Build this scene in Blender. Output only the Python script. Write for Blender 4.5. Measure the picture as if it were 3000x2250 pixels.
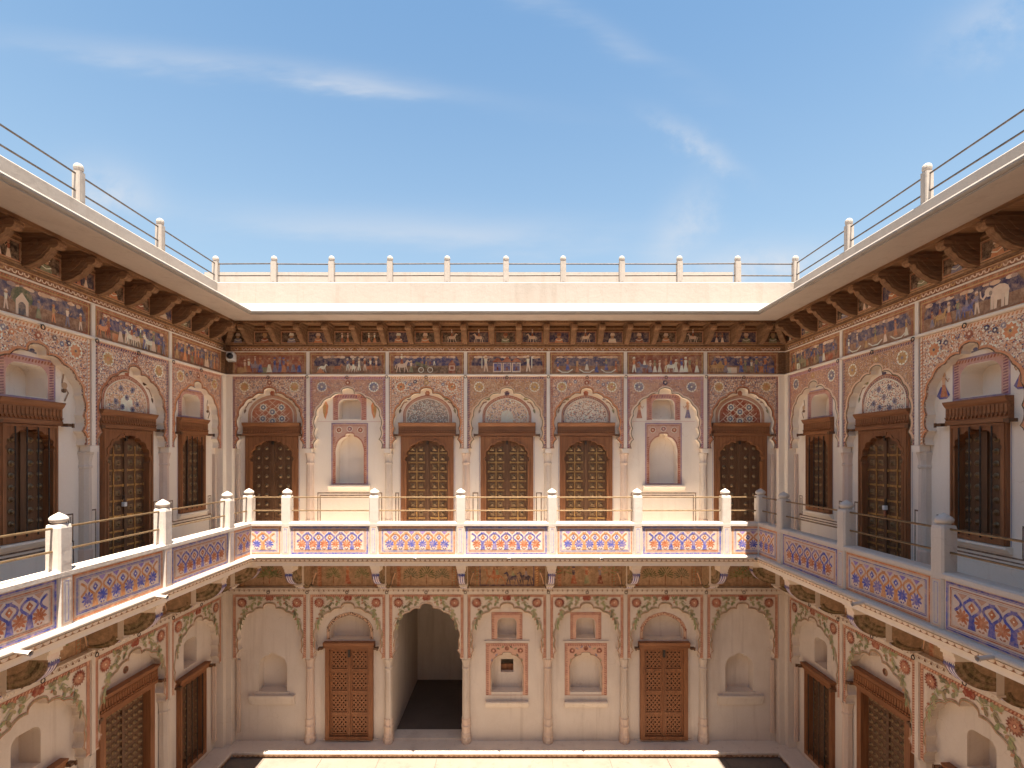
import bpy, bmesh, math, random
from math import sin, cos, pi, radians, atan2, hypot, sqrt
from mathutils import Vector
from mathutils.geometry import tessellate_polygon

random.seed(7)
for o in list(bpy.data.objects):
    bpy.data.objects.remove(o)
SC = bpy.context.scene
COL = SC.collection

# ------------------------------------------------------------------ camera, sky, sun, exposure
E = 5.17                                   # eye height above the courtyard floor
XL, XR, D, YS = -5.03, 4.80, 9.084, -1.05   # wall planes: left, right, far, near
B = 0.90                                   # depth of the gallery
cd = bpy.data.cameras.new('camera')
cam = bpy.data.objects.new('camera', cd)
COL.objects.link(cam)
cam.location = (0, 0, E)
cam.rotation_euler = (radians(90), 0, 0)
cd.sensor_width = 36
cd.lens = 36 * 1517 / 3000
cd.shift_y = (1334 - 1125) / 3000
cd.clip_start = 0.05
cd.clip_end = 500
SC.camera = cam

SUN = Vector((0.05, -0.22, 1.0)).normalized()      # towards the sun
w = bpy.data.worlds.new('World')
SC.world = w
w.use_nodes = True
nt = w.node_tree
nt.nodes.clear()
wo = nt.nodes.new('ShaderNodeOutputWorld')
bg = nt.nodes.new('ShaderNodeBackground')
sky = nt.nodes.new('ShaderNodeTexSky')
sky.sky_type = 'NISHITA'
sky.sun_disc = False
sky.sun_elevation = math.asin(SUN.z)
sky.sun_rotation = atan2(SUN.x, SUN.y)
sky.altitude = 300
sky.air_density = 1.0
sky.dust_density = 0.5
sky.ozone_density = 1.0
bg.inputs['Strength'].default_value = 0.05
tc = nt.nodes.new('ShaderNodeTexCoord')
# haze towards the horizon, then thin cirrus and a few low puffs at fixed places in the sky
def wm(op, a, b=None, c=None, clamp=False):
    n = nt.nodes.new('ShaderNodeMath'); n.operation = op; n.use_clamp = clamp
    for i_, v in enumerate((a, b, c)):
        if v is None: continue
        if isinstance(v, (int, float)): n.inputs[i_].default_value = v
        else: nt.links.new(v, n.inputs[i_])
    return n.outputs[0]
def wmix(f, a, col):
    n = nt.nodes.new('ShaderNodeMixRGB')
    nt.links.new(f, n.inputs[0]); nt.links.new(a, n.inputs[1]); n.inputs[2].default_value = (*col, 1)
    return n.outputs[0]
sep = nt.nodes.new('ShaderNodeSeparateXYZ')
nt.links.new(tc.outputs['Generated'], sep.inputs[0])
SX, SY, SZ = sep.outputs
hz = wm('MULTIPLY', wm('POWER', wm('DIVIDE', wm('SUBTRACT', 0.72, SZ), 0.72, None, True), 1.6), 1.15, None, True)
tint = nt.nodes.new('ShaderNodeMixRGB'); tint.blend_type = 'MULTIPLY'; tint.inputs[0].default_value = 1; tint.inputs[2].default_value = (.84, 1.0, .96, 1)
nt.links.new(sky.outputs[0], tint.inputs[1])
skyc = wmix(hz, tint.outputs[0], (2.35, 2.85, 3.2))
yy_ = wm('MAXIMUM', SY, 0.05)
PX, PZ = wm('DIVIDE', SX, yy_), wm('DIVIDE', SZ, yy_)
cmb = nt.nodes.new('ShaderNodeCombineXYZ')
nt.links.new(PX, cmb.inputs[0]); nt.links.new(PZ, cmb.inputs[1])
front = wm('MULTIPLY', wm('SUBTRACT', SY, 0.1), 6.0, None, True)
def wnoise(sx, sz, rot, sc, det):
    mp = nt.nodes.new('ShaderNodeMapping')
    mp.inputs['Rotation'].default_value = (0, 0, radians(rot)); mp.inputs['Scale'].default_value = (sx, sz, 1)
    nt.links.new(cmb.outputs[0], mp.inputs[0])
    n = nt.nodes.new('ShaderNodeTexNoise'); n.noise_dimensions = '2D'
    n.inputs['Scale'].default_value = sc; n.inputs['Detail'].default_value = det; n.inputs['Roughness'].default_value = .6
    nt.links.new(mp.outputs[0], n.inputs['Vector'])
    return n.outputs[0]
NS, NP = wnoise(.22, 1, 8, 8, 5), wnoise(1, 1.2, 0, 9, 5)
tot = None
for (cx_, cz_, ang, rl, rs, amt, nz) in ((-.55, .755, -7, .40, .022, .48, NS), (-.33, .722, -5, .14, .016, .40, NS), (.10, .85, -27, .24, .022, .38, NS), (.36, .60, -34, .09, .022, .6, NP),
                                         (.325, .45, 55, .09, .04, .5, NP), (-.15, .44, -3, .5, .035, .45, NS), (.49, .365, 4, .16, .04, 1.0, NP), (-.77, .52, -20, .09, .05, .6, NP), (.93, .84, 30, .12, .06, .45, NP)):
    ca, sa = math.cos(radians(ang)), math.sin(radians(ang))
    # rotated, scaled coordinates as two multiply-adds
    uu = wm('ADD', wm('MULTIPLY_ADD', PX, ca / rl, -(cx_ * ca + cz_ * sa) / rl), wm('MULTIPLY', PZ, sa / rl))
    vv = wm('ADD', wm('MULTIPLY_ADD', PZ, ca / rs, (cx_ * sa - cz_ * ca) / rs), wm('MULTIPLY', PX, -sa / rs))
    vv = wm('ADD', vv, wm('MULTIPLY_ADD', nz, .09 / rs, -.045 / rs))
    g_ = wm('EXPONENT', wm('MULTIPLY', wm('ADD', wm('MULTIPLY', uu, uu), wm('MULTIPLY', vv, vv)), -1.0))
    g_ = wm('MULTIPLY', wm('MULTIPLY', g_, wm('MULTIPLY_ADD', nz, 2.0, -.5, True)), amt)
    tot = g_ if tot is None else wm('ADD', tot, g_)
tot = wm('MULTIPLY', tot, front, None, True)
mxc = nt.nodes.new('ShaderNodeMixRGB')
mxc.inputs[2].default_value = (3.4, 3.45, 3.6, 1)
nt.links.new(tot, mxc.inputs[0])
nt.links.new(skyc, mxc.inputs[1])
nt.links.new(mxc.outputs[0], bg.inputs[0])
nt.links.new(bg.outputs[0], wo.inputs[0])

sl = bpy.data.lights.new('sun', 'SUN')
so = bpy.data.objects.new('sun', sl)
COL.objects.link(so)
sl.energy = 5.0
sl.angle = radians(0.5)
sl.color = (1.0, 0.90, 0.77)
so.location = (2, -6, 30)
so.rotation_euler = SUN.to_track_quat('Z', 'Y').to_euler()

SC.view_settings.view_transform = 'Standard'
SC.view_settings.look = 'None'
SC.view_settings.gamma = 1
SC.view_settings.use_curve_mapping = False
SC.view_settings.exposure = 2.24
try:
    SC.cycles.max_bounces = 10
    SC.cycles.diffuse_bounces = 8
except Exception:
    pass

# ------------------------------------------------------------------ colours and materials
def lin(h):
    h = h.lstrip('#')
    r = []
    for i in (0, 2, 4):
        c = int(h[i:i+2], 16) / 255
        r.append(c / 12.92 if c <= 0.04045 else ((c + 0.055) / 1.055) ** 2.4)
    return tuple(r)

def C(h, k=1.15):
    return tuple(min(0.86, v * k) for v in lin(h))

CREAM, CREAM2, PALE = C('#e3c6ac'), C('#d3ad8c'), C('#f0dcc6')
RED, MAROON, BRICK = C('#98503a'), C('#6e2c28'), C('#b06a48')
NAVY, BLUE, SLATE = C('#2e3052'), C('#41568f'), C('#767688')
ORANGE, OCHRE, TAN = C('#c98054'), C('#b9905c'), C('#b48a66')
GREEN, OLIVE, DGREEN = C('#7b8264'), C('#66593a'), C('#58604a')
BROWN, DBROWN, BLACK = C('#6c4630'), C('#3c2820'), C('#221a1a')
PINK, GREY, LILAC = C('#c79684'), C('#8f8076'), C('#a994b0')

def nn(nt, t, **kw):
    n = nt.nodes.new(t)
    for k, v in kw.items():
        if hasattr(n, k):
            setattr(n, k, v)
        else:
            n.inputs[k].default_value = v
    return n

def ramp(nt, src, stops, interp='LINEAR'):
    r = nt.nodes.new('ShaderNodeValToRGB')
    r.color_ramp.interpolation = interp
    e = r.color_ramp.elements
    while len(e) < len(stops):
        e.new(0.5)
    for i, (p, c) in enumerate(stops):
        e[i].position = p
        e[i].color = (c, c, c, 1) if isinstance(c, (int, float)) else (*c, 1)
    nt.links.new(src, r.inputs[0])
    return r.outputs[0]

def base(name, rough=0.85, metal=0.0, spec=0.3):
    m = bpy.data.materials.new(name)
    m.use_nodes = True
    nt = m.node_tree
    b = nt.nodes['Principled BSDF']
    b.inputs['Roughness'].default_value = rough
    b.inputs['Metallic'].default_value = metal
    b.inputs['Specular IOR Level'].default_value = spec
    tc = nt.nodes.new('ShaderNodeTexCoord')
    return m, nt, b, tc.outputs['Object']

def mixc(nt, fac, a, b, mode='MIX'):
    m = nt.nodes.new('ShaderNodeMixRGB')
    m.blend_type = mode
    for i, v in ((0, fac), (1, a), (2, b)):
        if isinstance(v, (int, float)):
            m.inputs[i].default_value = v if i == 0 else (v, v, v, 1)
        elif isinstance(v, tuple):
            m.inputs[i].default_value = (*v, 1)
        else:
            nt.links.new(v, m.inputs[i])
    return m.outputs[0]

def noise(nt, co, scale, detail=4, rough=0.55, stretch=None):
    if stretch:
        mp = nt.nodes.new('ShaderNodeMapping')
        mp.inputs['Scale'].default_value = stretch
        nt.links.new(co, mp.inputs[0])
        co = mp.outputs[0]
    n = nt.nodes.new('ShaderNodeTexNoise')
    n.inputs['Scale'].default_value = scale
    n.inputs['Detail'].default_value = detail
    n.inputs['Roughness'].default_value = rough
    nt.links.new(co, n.inputs['Vector'])
    return n.outputs[0]

def bump(nt, b, h, s, d=0.01):
    bp = nt.nodes.new('ShaderNodeBump')
    bp.inputs['Strength'].default_value = s
    bp.inputs['Distance'].default_value = d
    nt.links.new(h, bp.inputs['Height'])
    nt.links.new(bp.outputs[0], b.inputs['Normal'])

def plaster(name, col, col2, stain, rough=0.9, amt=0.35, spec=0.2):
    m, nt, b, co = base(name, rough, 0, spec)
    geo = nt.nodes.new('ShaderNodeNewGeometry').outputs['Position']
    a = ramp(nt, noise(nt, geo, 1.3, 3, 0.6), [(0.3, 0.0), (0.72, 1.0)])
    c = mixc(nt, a, col, col2)
    s = ramp(nt, noise(nt, geo, 2.1, 5, 0.66, (1.0, 1.0, 0.28)), [(0.52, 0.0), (0.78, amt)])
    c = mixc(nt, s, c, stain)
    dr_ = ramp(nt, noise(nt, geo, 3.2, 4, 0.6, (2.6, 2.6, 0.16)), [(0.56, 0.0), (0.74, amt * 0.9)])
    c = mixc(nt, dr_, c, stain)
    vc = nt.nodes.new('ShaderNodeTexVoronoi'); vc.feature = 'DISTANCE_TO_EDGE'; vc.inputs['Scale'].default_value = 1.9
    wv = nt.nodes.new('ShaderNodeVectorMath'); wv.operation = 'MULTIPLY_ADD'; wv.inputs[1].default_value = (.35, .35, .35)
    wn_ = nt.nodes.new('ShaderNodeTexNoise'); wn_.inputs['Scale'].default_value = 3.5; wn_.inputs['Detail'].default_value = 3
    nt.links.new(geo, wn_.inputs['Vector']); nt.links.new(wn_.outputs['Color'], wv.inputs[0]); nt.links.new(geo, wv.inputs[2]); nt.links.new(wv.outputs[0], vc.inputs['Vector'])
    ck = ramp(nt, vc.outputs['Distance'], [(0.0, 1.0), (0.006, 0.0)])
    cm = ramp(nt, noise(nt, geo, 0.9, 2), [(0.5, 0.0), (0.62, 0.5)])
    c = mixc(nt, mixc(nt, 1.0, ck, cm, 'MULTIPLY'), c, stain)
    f = noise(nt, geo, 42, 2, 0.7)
    c = mixc(nt, 0.10, c, f, 'OVERLAY')
    nt.links.new(c, b.inputs['Base Color'])
    bump(nt, b, noise(nt, geo, 9, 5, 0.62), 0.35, 0.012)
    return m

def wood(name, c0, c1, c2, rough=0.55, axis=2, spec=0.35):
    m, nt, b, co = base(name, rough, 0, spec)
    st = [14, 14, 14]
    st[axis] = 0.9
    g = noise(nt, co, 2.4, 6, 0.65, tuple(st))
    c = ramp(nt, g, [(0.28, c0), (0.5, c1), (0.74, c2)])
    big = ramp(nt, noise(nt, co, 1.7, 3), [(0.3, 0.0), (0.7, 0.45)])
    c = mixc(nt, big, c, c0)
    nt.links.new(c, b.inputs['Base Color'])
    bump(nt, b, g, 0.4, 0.006)
    return m

def speckle(name, stops, edge, scale, ew=0.07):
    m, nt, b, co = base(name, 0.9, 0, 0.15)
    geo = nt.nodes.new('ShaderNodeNewGeometry').outputs['Position']
    d = nt.nodes.new('ShaderNodeTexNoise')
    d.inputs['Scale'].default_value = 14
    nt.links.new(geo, d.inputs['Vector'])
    v0 = nt.nodes.new('ShaderNodeVectorMath'); v0.operation = 'MULTIPLY_ADD'
    nt.links.new(d.outputs['Color'], v0.inputs[0])
    v0.inputs[1].default_value = (0.05, 0.05, 0.05)
    nt.links.new(geo, v0.inputs[2])
    vo = nt.nodes.new('ShaderNodeTexVoronoi'); vo.inputs['Scale'].default_value = scale
    ve = nt.nodes.new('ShaderNodeTexVoronoi'); ve.feature = 'DISTANCE_TO_EDGE'; ve.inputs['Scale'].default_value = scale
    nt.links.new(v0.outputs[0], vo.inputs['Vector']); nt.links.new(v0.outputs[0], ve.inputs['Vector'])
    sp = nt.nodes.new('ShaderNodeSeparateColor')
    nt.links.new(vo.outputs['Color'], sp.inputs[0])
    c = ramp(nt, sp.outputs[0], stops, 'CONSTANT')
    e = ramp(nt, ve.outputs['Distance'], [(ew, 1.0), (ew + 0.05, 0.0)])
    c = mixc(nt, e, c, edge)
    wr = ramp(nt, noise(nt, geo, 3.5, 7, 0.7), [(0.5, 0.0), (0.75, 0.55)])
    c = mixc(nt, wr, c, CREAM2)
    nt.links.new(c, b.inputs['Base Color'])
    bump(nt, b, noise(nt, geo, 30, 5), 0.25, 0.004)
    return m

def fresco_mat():
    m, nt, b, co = base('fresco paint', 0.88, 0, 0.15)
    at = nt.nodes.new('ShaderNodeAttribute'); at.attribute_name = 'Col'
    geo = nt.nodes.new('ShaderNodeNewGeometry').outputs['Position']
    wr = ramp(nt, noise(nt, geo, 16, 5, 0.72), [(0.42, 0.06), (0.72, 0.62)])
    c = mixc(nt, wr, at.outputs['Color'], CREAM2)
    f = ramp(nt, noise(nt, geo, 60, 3), [(0.2, 0.42), (0.8, 0.58)])
    c = mixc(nt, 0.5, c, f, 'OVERLAY')
    nt.links.new(c, b.inputs['Base Color'])
    bump(nt, b, noise(nt, geo, 24, 5), 0.2, 0.004)
    return m

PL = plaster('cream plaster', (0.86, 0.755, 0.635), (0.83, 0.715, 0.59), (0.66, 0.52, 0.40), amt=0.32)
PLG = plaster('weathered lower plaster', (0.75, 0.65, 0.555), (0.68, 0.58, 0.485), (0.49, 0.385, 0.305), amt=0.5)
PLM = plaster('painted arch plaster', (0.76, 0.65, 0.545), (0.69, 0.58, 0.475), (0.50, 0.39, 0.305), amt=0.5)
WH = plaster('white limewash', (0.565, 0.495, 0.435), (0.525, 0.455, 0.39), (0.40, 0.325, 0.265), amt=0.55, rough=0.75)
GFL = plaster('gallery bounce paving', (0.84, 0.78, 0.70), (0.80, 0.73, 0.65), (0.66, 0.57, 0.48), amt=0.3)  # hidden floor colour, set bright to bounce sunlight onto the upper walls
RF = plaster('cream roof plaster', (0.38, 0.333, 0.292), (0.36, 0.313, 0.27), (0.28, 0.23, 0.185), amt=0.45)
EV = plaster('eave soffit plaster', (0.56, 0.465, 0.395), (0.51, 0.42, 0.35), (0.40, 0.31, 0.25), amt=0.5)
STONE = plaster('worn pink column stone', (0.68, 0.545, 0.445), (0.68, 0.495, 0.385), (0.46, 0.35, 0.275), amt=0.6)
GSTONE = plaster('grey worn column', (0.68, 0.58, 0.485), (0.61, 0.505, 0.415), (0.42, 0.335, 0.27), amt=0.65)
FLOOR = plaster('beige floor stone', (0.195, 0.160, 0.130), (0.165, 0.134, 0.107), (0.12, 0.095, 0.075), amt=0.7)
DFLOOR = plaster('dark room floor', (0.16, 0.12, 0.095), (0.13, 0.10, 0.08), (0.09, 0.07, 0.055))
FR = fresco_mat()
WD = wood('oiled teak', (0.17, 0.062, 0.024), (0.29, 0.118, 0.047), (0.37, 0.165, 0.07))
WDX = wood('oiled teak lintel', (0.17, 0.062, 0.024), (0.29, 0.118, 0.047), (0.37, 0.165, 0.07), axis=0)
WDD = wood('dark old door timber', (0.09, 0.042, 0.02), (0.16, 0.078, 0.038), (0.23, 0.118, 0.06), 0.5)
WCAR = wood('carved painted eave timber', (0.13, 0.066, 0.036), (0.29, 0.155, 0.082), (0.43, 0.25, 0.135), 0.75, axis=1, spec=0.15)
WBRD = wood('painted ceiling boards', (0.17, 0.085, 0.042), (0.34, 0.175, 0.085), (0.42, 0.25, 0.135), 0.8, axis=0, spec=0.15)
def metal(name, col, rough, col2):
    m, nt, b, co = base(name, rough, 0.85, 0.5)
    c = mixc(nt, ramp(nt, noise(nt, co, 18, 5), [(0.35, 0.0), (0.7, 1.0)]), col, col2)
    nt.links.new(c, b.inputs['Base Color'])
    return m
BRASS = metal('aged brass', (0.55, 0.34, 0.13), 0.45, (0.28, 0.165, 0.075))
ROD = metal('brass rod', (0.30, 0.205, 0.11), 0.5, (0.19, 0.125, 0.07))
STUD = metal('dull door studs', (0.36, 0.24, 0.13), 0.48, (0.18, 0.115, 0.065))
IRON = metal('dark iron', (0.09, 0.075, 0.065), 0.55, (0.05, 0.04, 0.035))
STEEL = metal('grey painted steel rail', (0.13, 0.11, 0.10), 0.6, (0.08, 0.068, 0.06))
CAMW = plaster('white camera plastic', (0.75, 0.74, 0.72), (0.73, 0.71, 0.69), (0.6, 0.58, 0.56), rough=0.4, amt=0.1)
LENS, _n, _b, _c = base('dark lens', 0.15, 0, 0.5)
_b.inputs['Base Color'].default_value = (0.015, 0.015, 0.018, 1)
IND, ROSE, SAND = C('#54526c'), C('#b88470'), C('#c9a184')
SP = {
 'blue': speckle('blue arabesque fresco', [(0, IND), (0.22, CREAM), (0.42, SLATE), (0.56, SAND), (0.76, RED), (0.88, PALE)], SAND, 62),
 'fine': speckle('fine rose arabesque fresco', [(0, TAN), (0.30, SAND), (0.52, ROSE), (0.70, SLATE), (0.78, CREAM), (0.93, IND)], ROSE, 88),
 'white': speckle('white arabesque fresco', [(0, CREAM), (0.26, SAND), (0.46, PALE), (0.60, ORANGE), (0.74, IND), (0.88, RED)], SAND, 60),
 'brown': speckle('brown arabesque fresco', [(0, TAN), (0.34, SAND), (0.56, BRICK), (0.70, SLATE), (0.80, CREAM), (0.93, RED)], TAN, 84),
 'rose': speckle('rose arabesque fresco', [(0, ROSE), (0.26, CREAM), (0.44, RED), (0.58, IND), (0.70, SAND), (0.90, SLATE)], SAND, 70),
}
TY = {
 'grey': speckle('grey lattice fresco', [(0, CREAM), (0.4, PALE), (0.66, GREY), (0.85, TAN)], GREY, 52, 0.10),
 'dots': speckle('red dotted fresco', [(0, PALE), (0.42, CREAM), (0.58, RED), (0.76, NAVY), (0.9, ORANGE)], CREAM, 72, 0.05),
 'scroll': speckle('pale scroll fresco', [(0, CREAM), (0.35, SLATE), (0.55, PALE), (0.75, PINK), (0.9, OCHRE)], CREAM2, 54, 0.08),
}

# ------------------------------------------------------------------ mesh helpers
class M:
    def __init__(s):
        s.V, s.F, s.K = [], [], []
    def add(s, vs, fs, col=None):
        n = len(s.V)
        s.V += [tuple(v) for v in vs]
        for f in fs:
            s.F.append([i + n for i in f]); s.K.append(col)
        return s
    def box(s, x0, x1, y0, y1, z0, z1, col=None):
        v = [(x, y, z) for z in (z0, z1) for y in (y0, y1) for x in (x0, x1)]
        return s.add(v, [(0, 2, 3, 1), (4, 5, 7, 6), (0, 1, 5, 4), (2, 6, 7, 3), (0, 4, 6, 2), (1, 3, 7, 5)], col)
    def plate(s, outer, holes, y0, y1, col=None, side=None, back=False):
        loops = [[Vector((x, z, 0)) for x, z in l] for l in [outer] + list(holes)]
        pts = [p for l in [outer] + list(holes) for p in l]
        tris = tessellate_polygon(loops) if holes or len(outer) > 4 else [tuple(range(len(outer)))]
        s.add([(x, y0, z) for x, z in pts], [tuple(t) for t in tris], col)
        if back:
            s.add([(x, y1, z) for x, z in pts], [tuple(t) for t in tris], col)
        if y1 != y0:
            for l in [outer] + list(holes):
                n = len(l)
                s.add([(x, y0, z) for x, z in l] + [(x, y1, z) for x, z in l],
                      [(i, (i + 1) % n, n + (i + 1) % n, n + i) for i in range(n)], side or col)
        return s
    def lathe(s, prof, n=10, cx=0, cy=0, a0=0, a1=2 * pi, sy=1.0, col=None):
        full = abs(a1 - a0 - 2 * pi) < 1e-6
        k = n if full else n + 1
        vs, fs = [], []
        for r, z in prof:
            for i in range(k):
                a = a0 + (a1 - a0) * i / n
                vs.append((cx + r * cos(a), cy + r * sin(a) * sy, z))
        for j in range(len(prof) - 1):
            for i in range(n):
                i2 = (i + 1) % k
                fs.append((j * k + i, j * k + i2, (j + 1) * k + i2, (j + 1) * k + i))
        if prof[-1][0] > 1e-4 and full:
            fs.append(tuple(range((len(prof) - 1) * k, len(prof) * k)))
        return s.add(vs, fs, col)
    def sweepx(s, prof, x0, x1, col=None, caps=True):
        n = len(prof)
        vs = [(x0, y, z) for y, z in prof] + [(x1, y, z) for y, z in prof]
        fs = [(i, (i + 1) % n, n + (i + 1) % n, n + i) for i in range(n)]
        if caps:
            fs += [tuple(range(n)), tuple(range(n, 2 * n))]
        return s.add(vs, fs, col)
    def tube(s, p0, p1, r, n=6, col=None, caps=False):
        p0, p1 = Vector(p0), Vector(p1)
        d = (p1 - p0).normalized()
        a = d.orthogonal().normalized(); b = d.cross(a)
        vs = [p + (a * cos(2 * pi * i / n) + b * sin(2 * pi * i / n)) * r for p in (p0, p1) for i in range(n)]
        fs = [(i, (i + 1) % n, n + (i + 1) % n, n + i) for i in range(n)]
        if caps:
            fs += [tuple(range(n)), tuple(range(n, 2 * n))]
        return s.add(vs, fs, col)
    def ring(s, prof, xl, xr, yb, yf, col=None, closed=False):
        vs, fs = [], []
        for o, z in prof:
            vs += [(xl + o, yf + o, z), (xr - o, yf + o, z), (xr - o, yb - o, z), (xl + o, yb - o, z)]
        m = len(prof)
        for j in range(m if closed else m - 1):
            j2 = (j + 1) % m
            for i in range(4):
                fs.append((j * 4 + i, j * 4 + (i + 1) % 4, j2 * 4 + (i + 1) % 4, j2 * 4 + i))
        return s.add(vs, fs, col)
    def mesh(s, name, mat, smooth=False):
        me = bpy.data.meshes.new(name)
        me.from_pydata(s.V, [], s.F)
        for m_ in (mat if isinstance(mat, (list, tuple)) else [mat]):
            me.materials.append(m_)
        if any(k is not None for k in s.K):
            at = me.attributes.new('Col', 'FLOAT_COLOR', 'FACE')
            fl = []
            for k in s.K:
                fl += (*(k or CREAM), 1.0)
            at.data.foreach_set('color', fl)
        if smooth:
            bm = bmesh.new(); bm.from_mesh(me)
            bmesh.ops.remove_doubles(bm, verts=bm.verts, dist=1e-5)
            bmesh.ops.recalc_face_normals(bm, faces=bm.faces)
            bm.to_mesh(me); bm.free()
            me.polygons.foreach_set('use_smooth', [True] * len(me.polygons))
            try:
                me.set_sharp_from_angle(angle=radians(38))
            except Exception:
                pass
        return me
    def build(s, name, mat, parent=None, smooth=False):
        return link(name, s.mesh(name, mat, smooth), parent)

def link(name, me, parent=None, loc=None, rz=None):
    o = bpy.data.objects.new(name, me)
    COL.objects.link(o)
    if parent is not None:
        o.parent = parent
    if loc is not None:
        o.location = loc
    if rz is not None:
        o.rotation_euler = (0, 0, rz)
    return o

def tag(o, label=None, cat=None, group=None, kind=None):
    for k, v in (('label', label), ('category', cat), ('group', group), ('kind', kind)):
        if v:
            o[k] = v
    return o

def at_side(side, s, off, z=0.0):
    if side == 'N': return (s, D - off, z), 0.0
    if side == 'W': return (XL + off, s, z), pi / 2
    if side == 'E': return (XR - off, s, z), -pi / 2
    return (s, YS + off, z), pi

# ------------------------------------------------------------------ painting: flat shapes laid on the plaster
JR = random.Random(99); JA = .0018
def jcol(c):
    k = JR.uniform(.86, 1.14)
    return tuple(min(.9, v * k) for v in c)
class P(M):
    def __init__(s, y=0.0):
        super().__init__(); s.y = y; s.n = 0
    def Y(s, L):
        s.n += 1                              # no two strokes of paint share a plane
        return s.y - 0.0015 - 0.0009 * L - 0.000014 * (s.n % 60)
    def poly(s, pts, col, L=0):
        y = s.Y(L)
        return s.add([(x + JR.uniform(-JA, JA), y, z + JR.uniform(-JA, JA)) for x, z in pts], [tuple(range(len(pts)))], jcol(col))
    def holed(s, outer, holes, col, L=0):
        y = s.Y(L)
        return s.plate(outer, holes, y, y, col)
    def rect(s, x0, x1, z0, z1, col, L=0):
        return s.poly([(x0, z0), (x1, z0), (x1, z1), (x0, z1)], col, L)
    def frame(s, x0, x1, z0, z1, t, col, L=0):
        s.rect(x0, x1, z0, z0 + t, col, L); s.rect(x0, x1, z1 - t, z1, col, L)
        s.rect(x0, x0 + t, z0 + t, z1 - t, col, L); s.rect(x1 - t, x1, z0 + t, z1 - t, col, L)
        return s
    def disc(s, x, z, r, col, L=0, n=10, sx=1.0, rot=0.0):
        return s.poly([(x + sx * r * cos(2 * pi * i / n + rot), z + r * sin(2 * pi * i / n + rot)) for i in range(n)], col, L)
    def petal(s, x, z, a, l, wd, col, L=0, r0=0.0):
        ca, sa = cos(a), sin(a)
        q = [(r0, 0), (r0 + 0.35 * l, wd * .8), (r0 + .72 * l, wd), (r0 + l, 0), (r0 + .72 * l, -wd), (r0 + .35 * l, -wd * .8)]
        return s.poly([(x + u * ca - v * sa, z + u * sa + v * ca) for u, v in q], col, L)
    def flower(s, x, z, r, n, col, L=0, cc=None, c2=None):
        for i in range(n):
            s.petal(x, z, 2 * pi * i / n + .2, r, r * 2.2 / n, col if (i % 2 == 0 or not c2) else c2, L, 0.0)
        if cc:
            s.disc(x, z, r * .34, cc, L + 1)
        return s
    def stroke(s, pts, wd, col, L=0, w2=None):
        n = len(pts)
        a, b = [], []
        for i, (x, z) in enumerate(pts):
            x0, z0 = pts[max(0, i - 1)]; x1, z1 = pts[min(n - 1, i + 1)]
            l = hypot(x1 - x0, z1 - z0) or 1
            t = wd if w2 is None else wd + (w2 - wd) * i / (n - 1)
            nx, nz = -(z1 - z0) / l * t / 2, (x1 - x0) / l * t / 2
            a.append((x + nx, z + nz)); b.append((x - nx, z - nz))
        y = s.Y(L)
        return s.add([(x + JR.uniform(-JA, JA), y, z + JR.uniform(-JA, JA)) for x, z in a + b], [(i, i + 1, n + i + 1, n + i) for i in range(n - 1)], jcol(col))
    def teeth(s, x0, x1, z0, z1, n, col, L=0, vert=False, fill=.5):
        for i in range(n):
            if vert:
                h = (z1 - z0) / n; a = z0 + h * i
                s.poly([(x0, a + h * .1), (x1, a + h * .1 + h * .35), (x1, a + h * .95), (x0, a + h * .6)], col, L)
            else:
                h = (x1 - x0) / n; a = x0 + h * i
                s.poly([(a + h * .1, z0), (a + h * .6, z0), (a + h * .95, z1), (a + h * .45, z1)], col, L)
        return s
    def leaf(s, x, z, a, l, wd, col, L=0):
        return s.petal(x, z, a, l, wd, col, L)
    # ---- little painted figures
    def person(s, x, z, h, c1, c2, L=2, skin=TAN, f=1, skirt=True):
        if skirt:
            s.poly([(x - .17 * h, z), (x + .19 * h, z), (x + .06 * h, z + .55 * h), (x - .06 * h, z + .55 * h)], c1, L)
        else:
            s.poly([(x - .12 * h, z), (x - .04 * h, z), (x, z + .35 * h), (x + .08 * h, z), (x + .15 * h, z), (x + .07 * h, z + .55 * h), (x - .07 * h, z + .55 * h)], c1, L)
        s.poly([(x - .06 * h, z + .5 * h), (x + .06 * h, z + .5 * h), (x + .10 * h, z + .8 * h), (x - .10 * h, z + .8 * h)], c2, L + 1)
        s.stroke([(x + f * .08 * h, z + .76 * h), (x + f * .2 * h, z + .6 * h), (x + f * .26 * h, z + .74 * h)], .05 * h, skin, L + 1)
        s.disc(x + f * .01 * h, z + .88 * h, .085 * h, skin, L + 2, 8)
        s.poly([(x - .1 * h, z + .9 * h), (x + .1 * h, z + .92 * h), (x + .03 * h, z + 1.02 * h), (x - .07 * h, z + .99 * h)], c1 if not skirt else c2, L + 3)
        return s
    def horse(s, x, z, h, c, L=2, f=1, rider=None):
        s.disc(x, z + .52 * h, .19 * h, c, L, 10, 1.9)
        for dx, k in ((-.30, -.12), (-.2, .06), (.22, -.05), (.30, .14)):
            s.stroke([(x + f * dx * h, z + .48 * h), (x + f * (dx + k * .5) * h, z + .24 * h), (x + f * (dx + k) * h, z)], .085 * h, c, L, .045 * h)
        s.stroke([(x + f * .26 * h, z + .56 * h), (x + f * .42 * h, z + .86 * h)], .2 * h, c, L + 1, .13 * h)
        s.stroke([(x + f * .37 * h, z + .88 * h), (x + f * .6 * h, z + .76 * h)], .13 * h, c, L + 1, .07 * h)
        s.stroke([(x - f * .34 * h, z + .6 * h), (x - f * .47 * h, z + .5 * h), (x - f * .48 * h, z + .28 * h)], .05 * h, c, L)
        if rider:
            s.person(x - f * .02 * h, z + .62 * h, .72 * h, rider[0], rider[1], L + 2, f=f)
        return s
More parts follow.
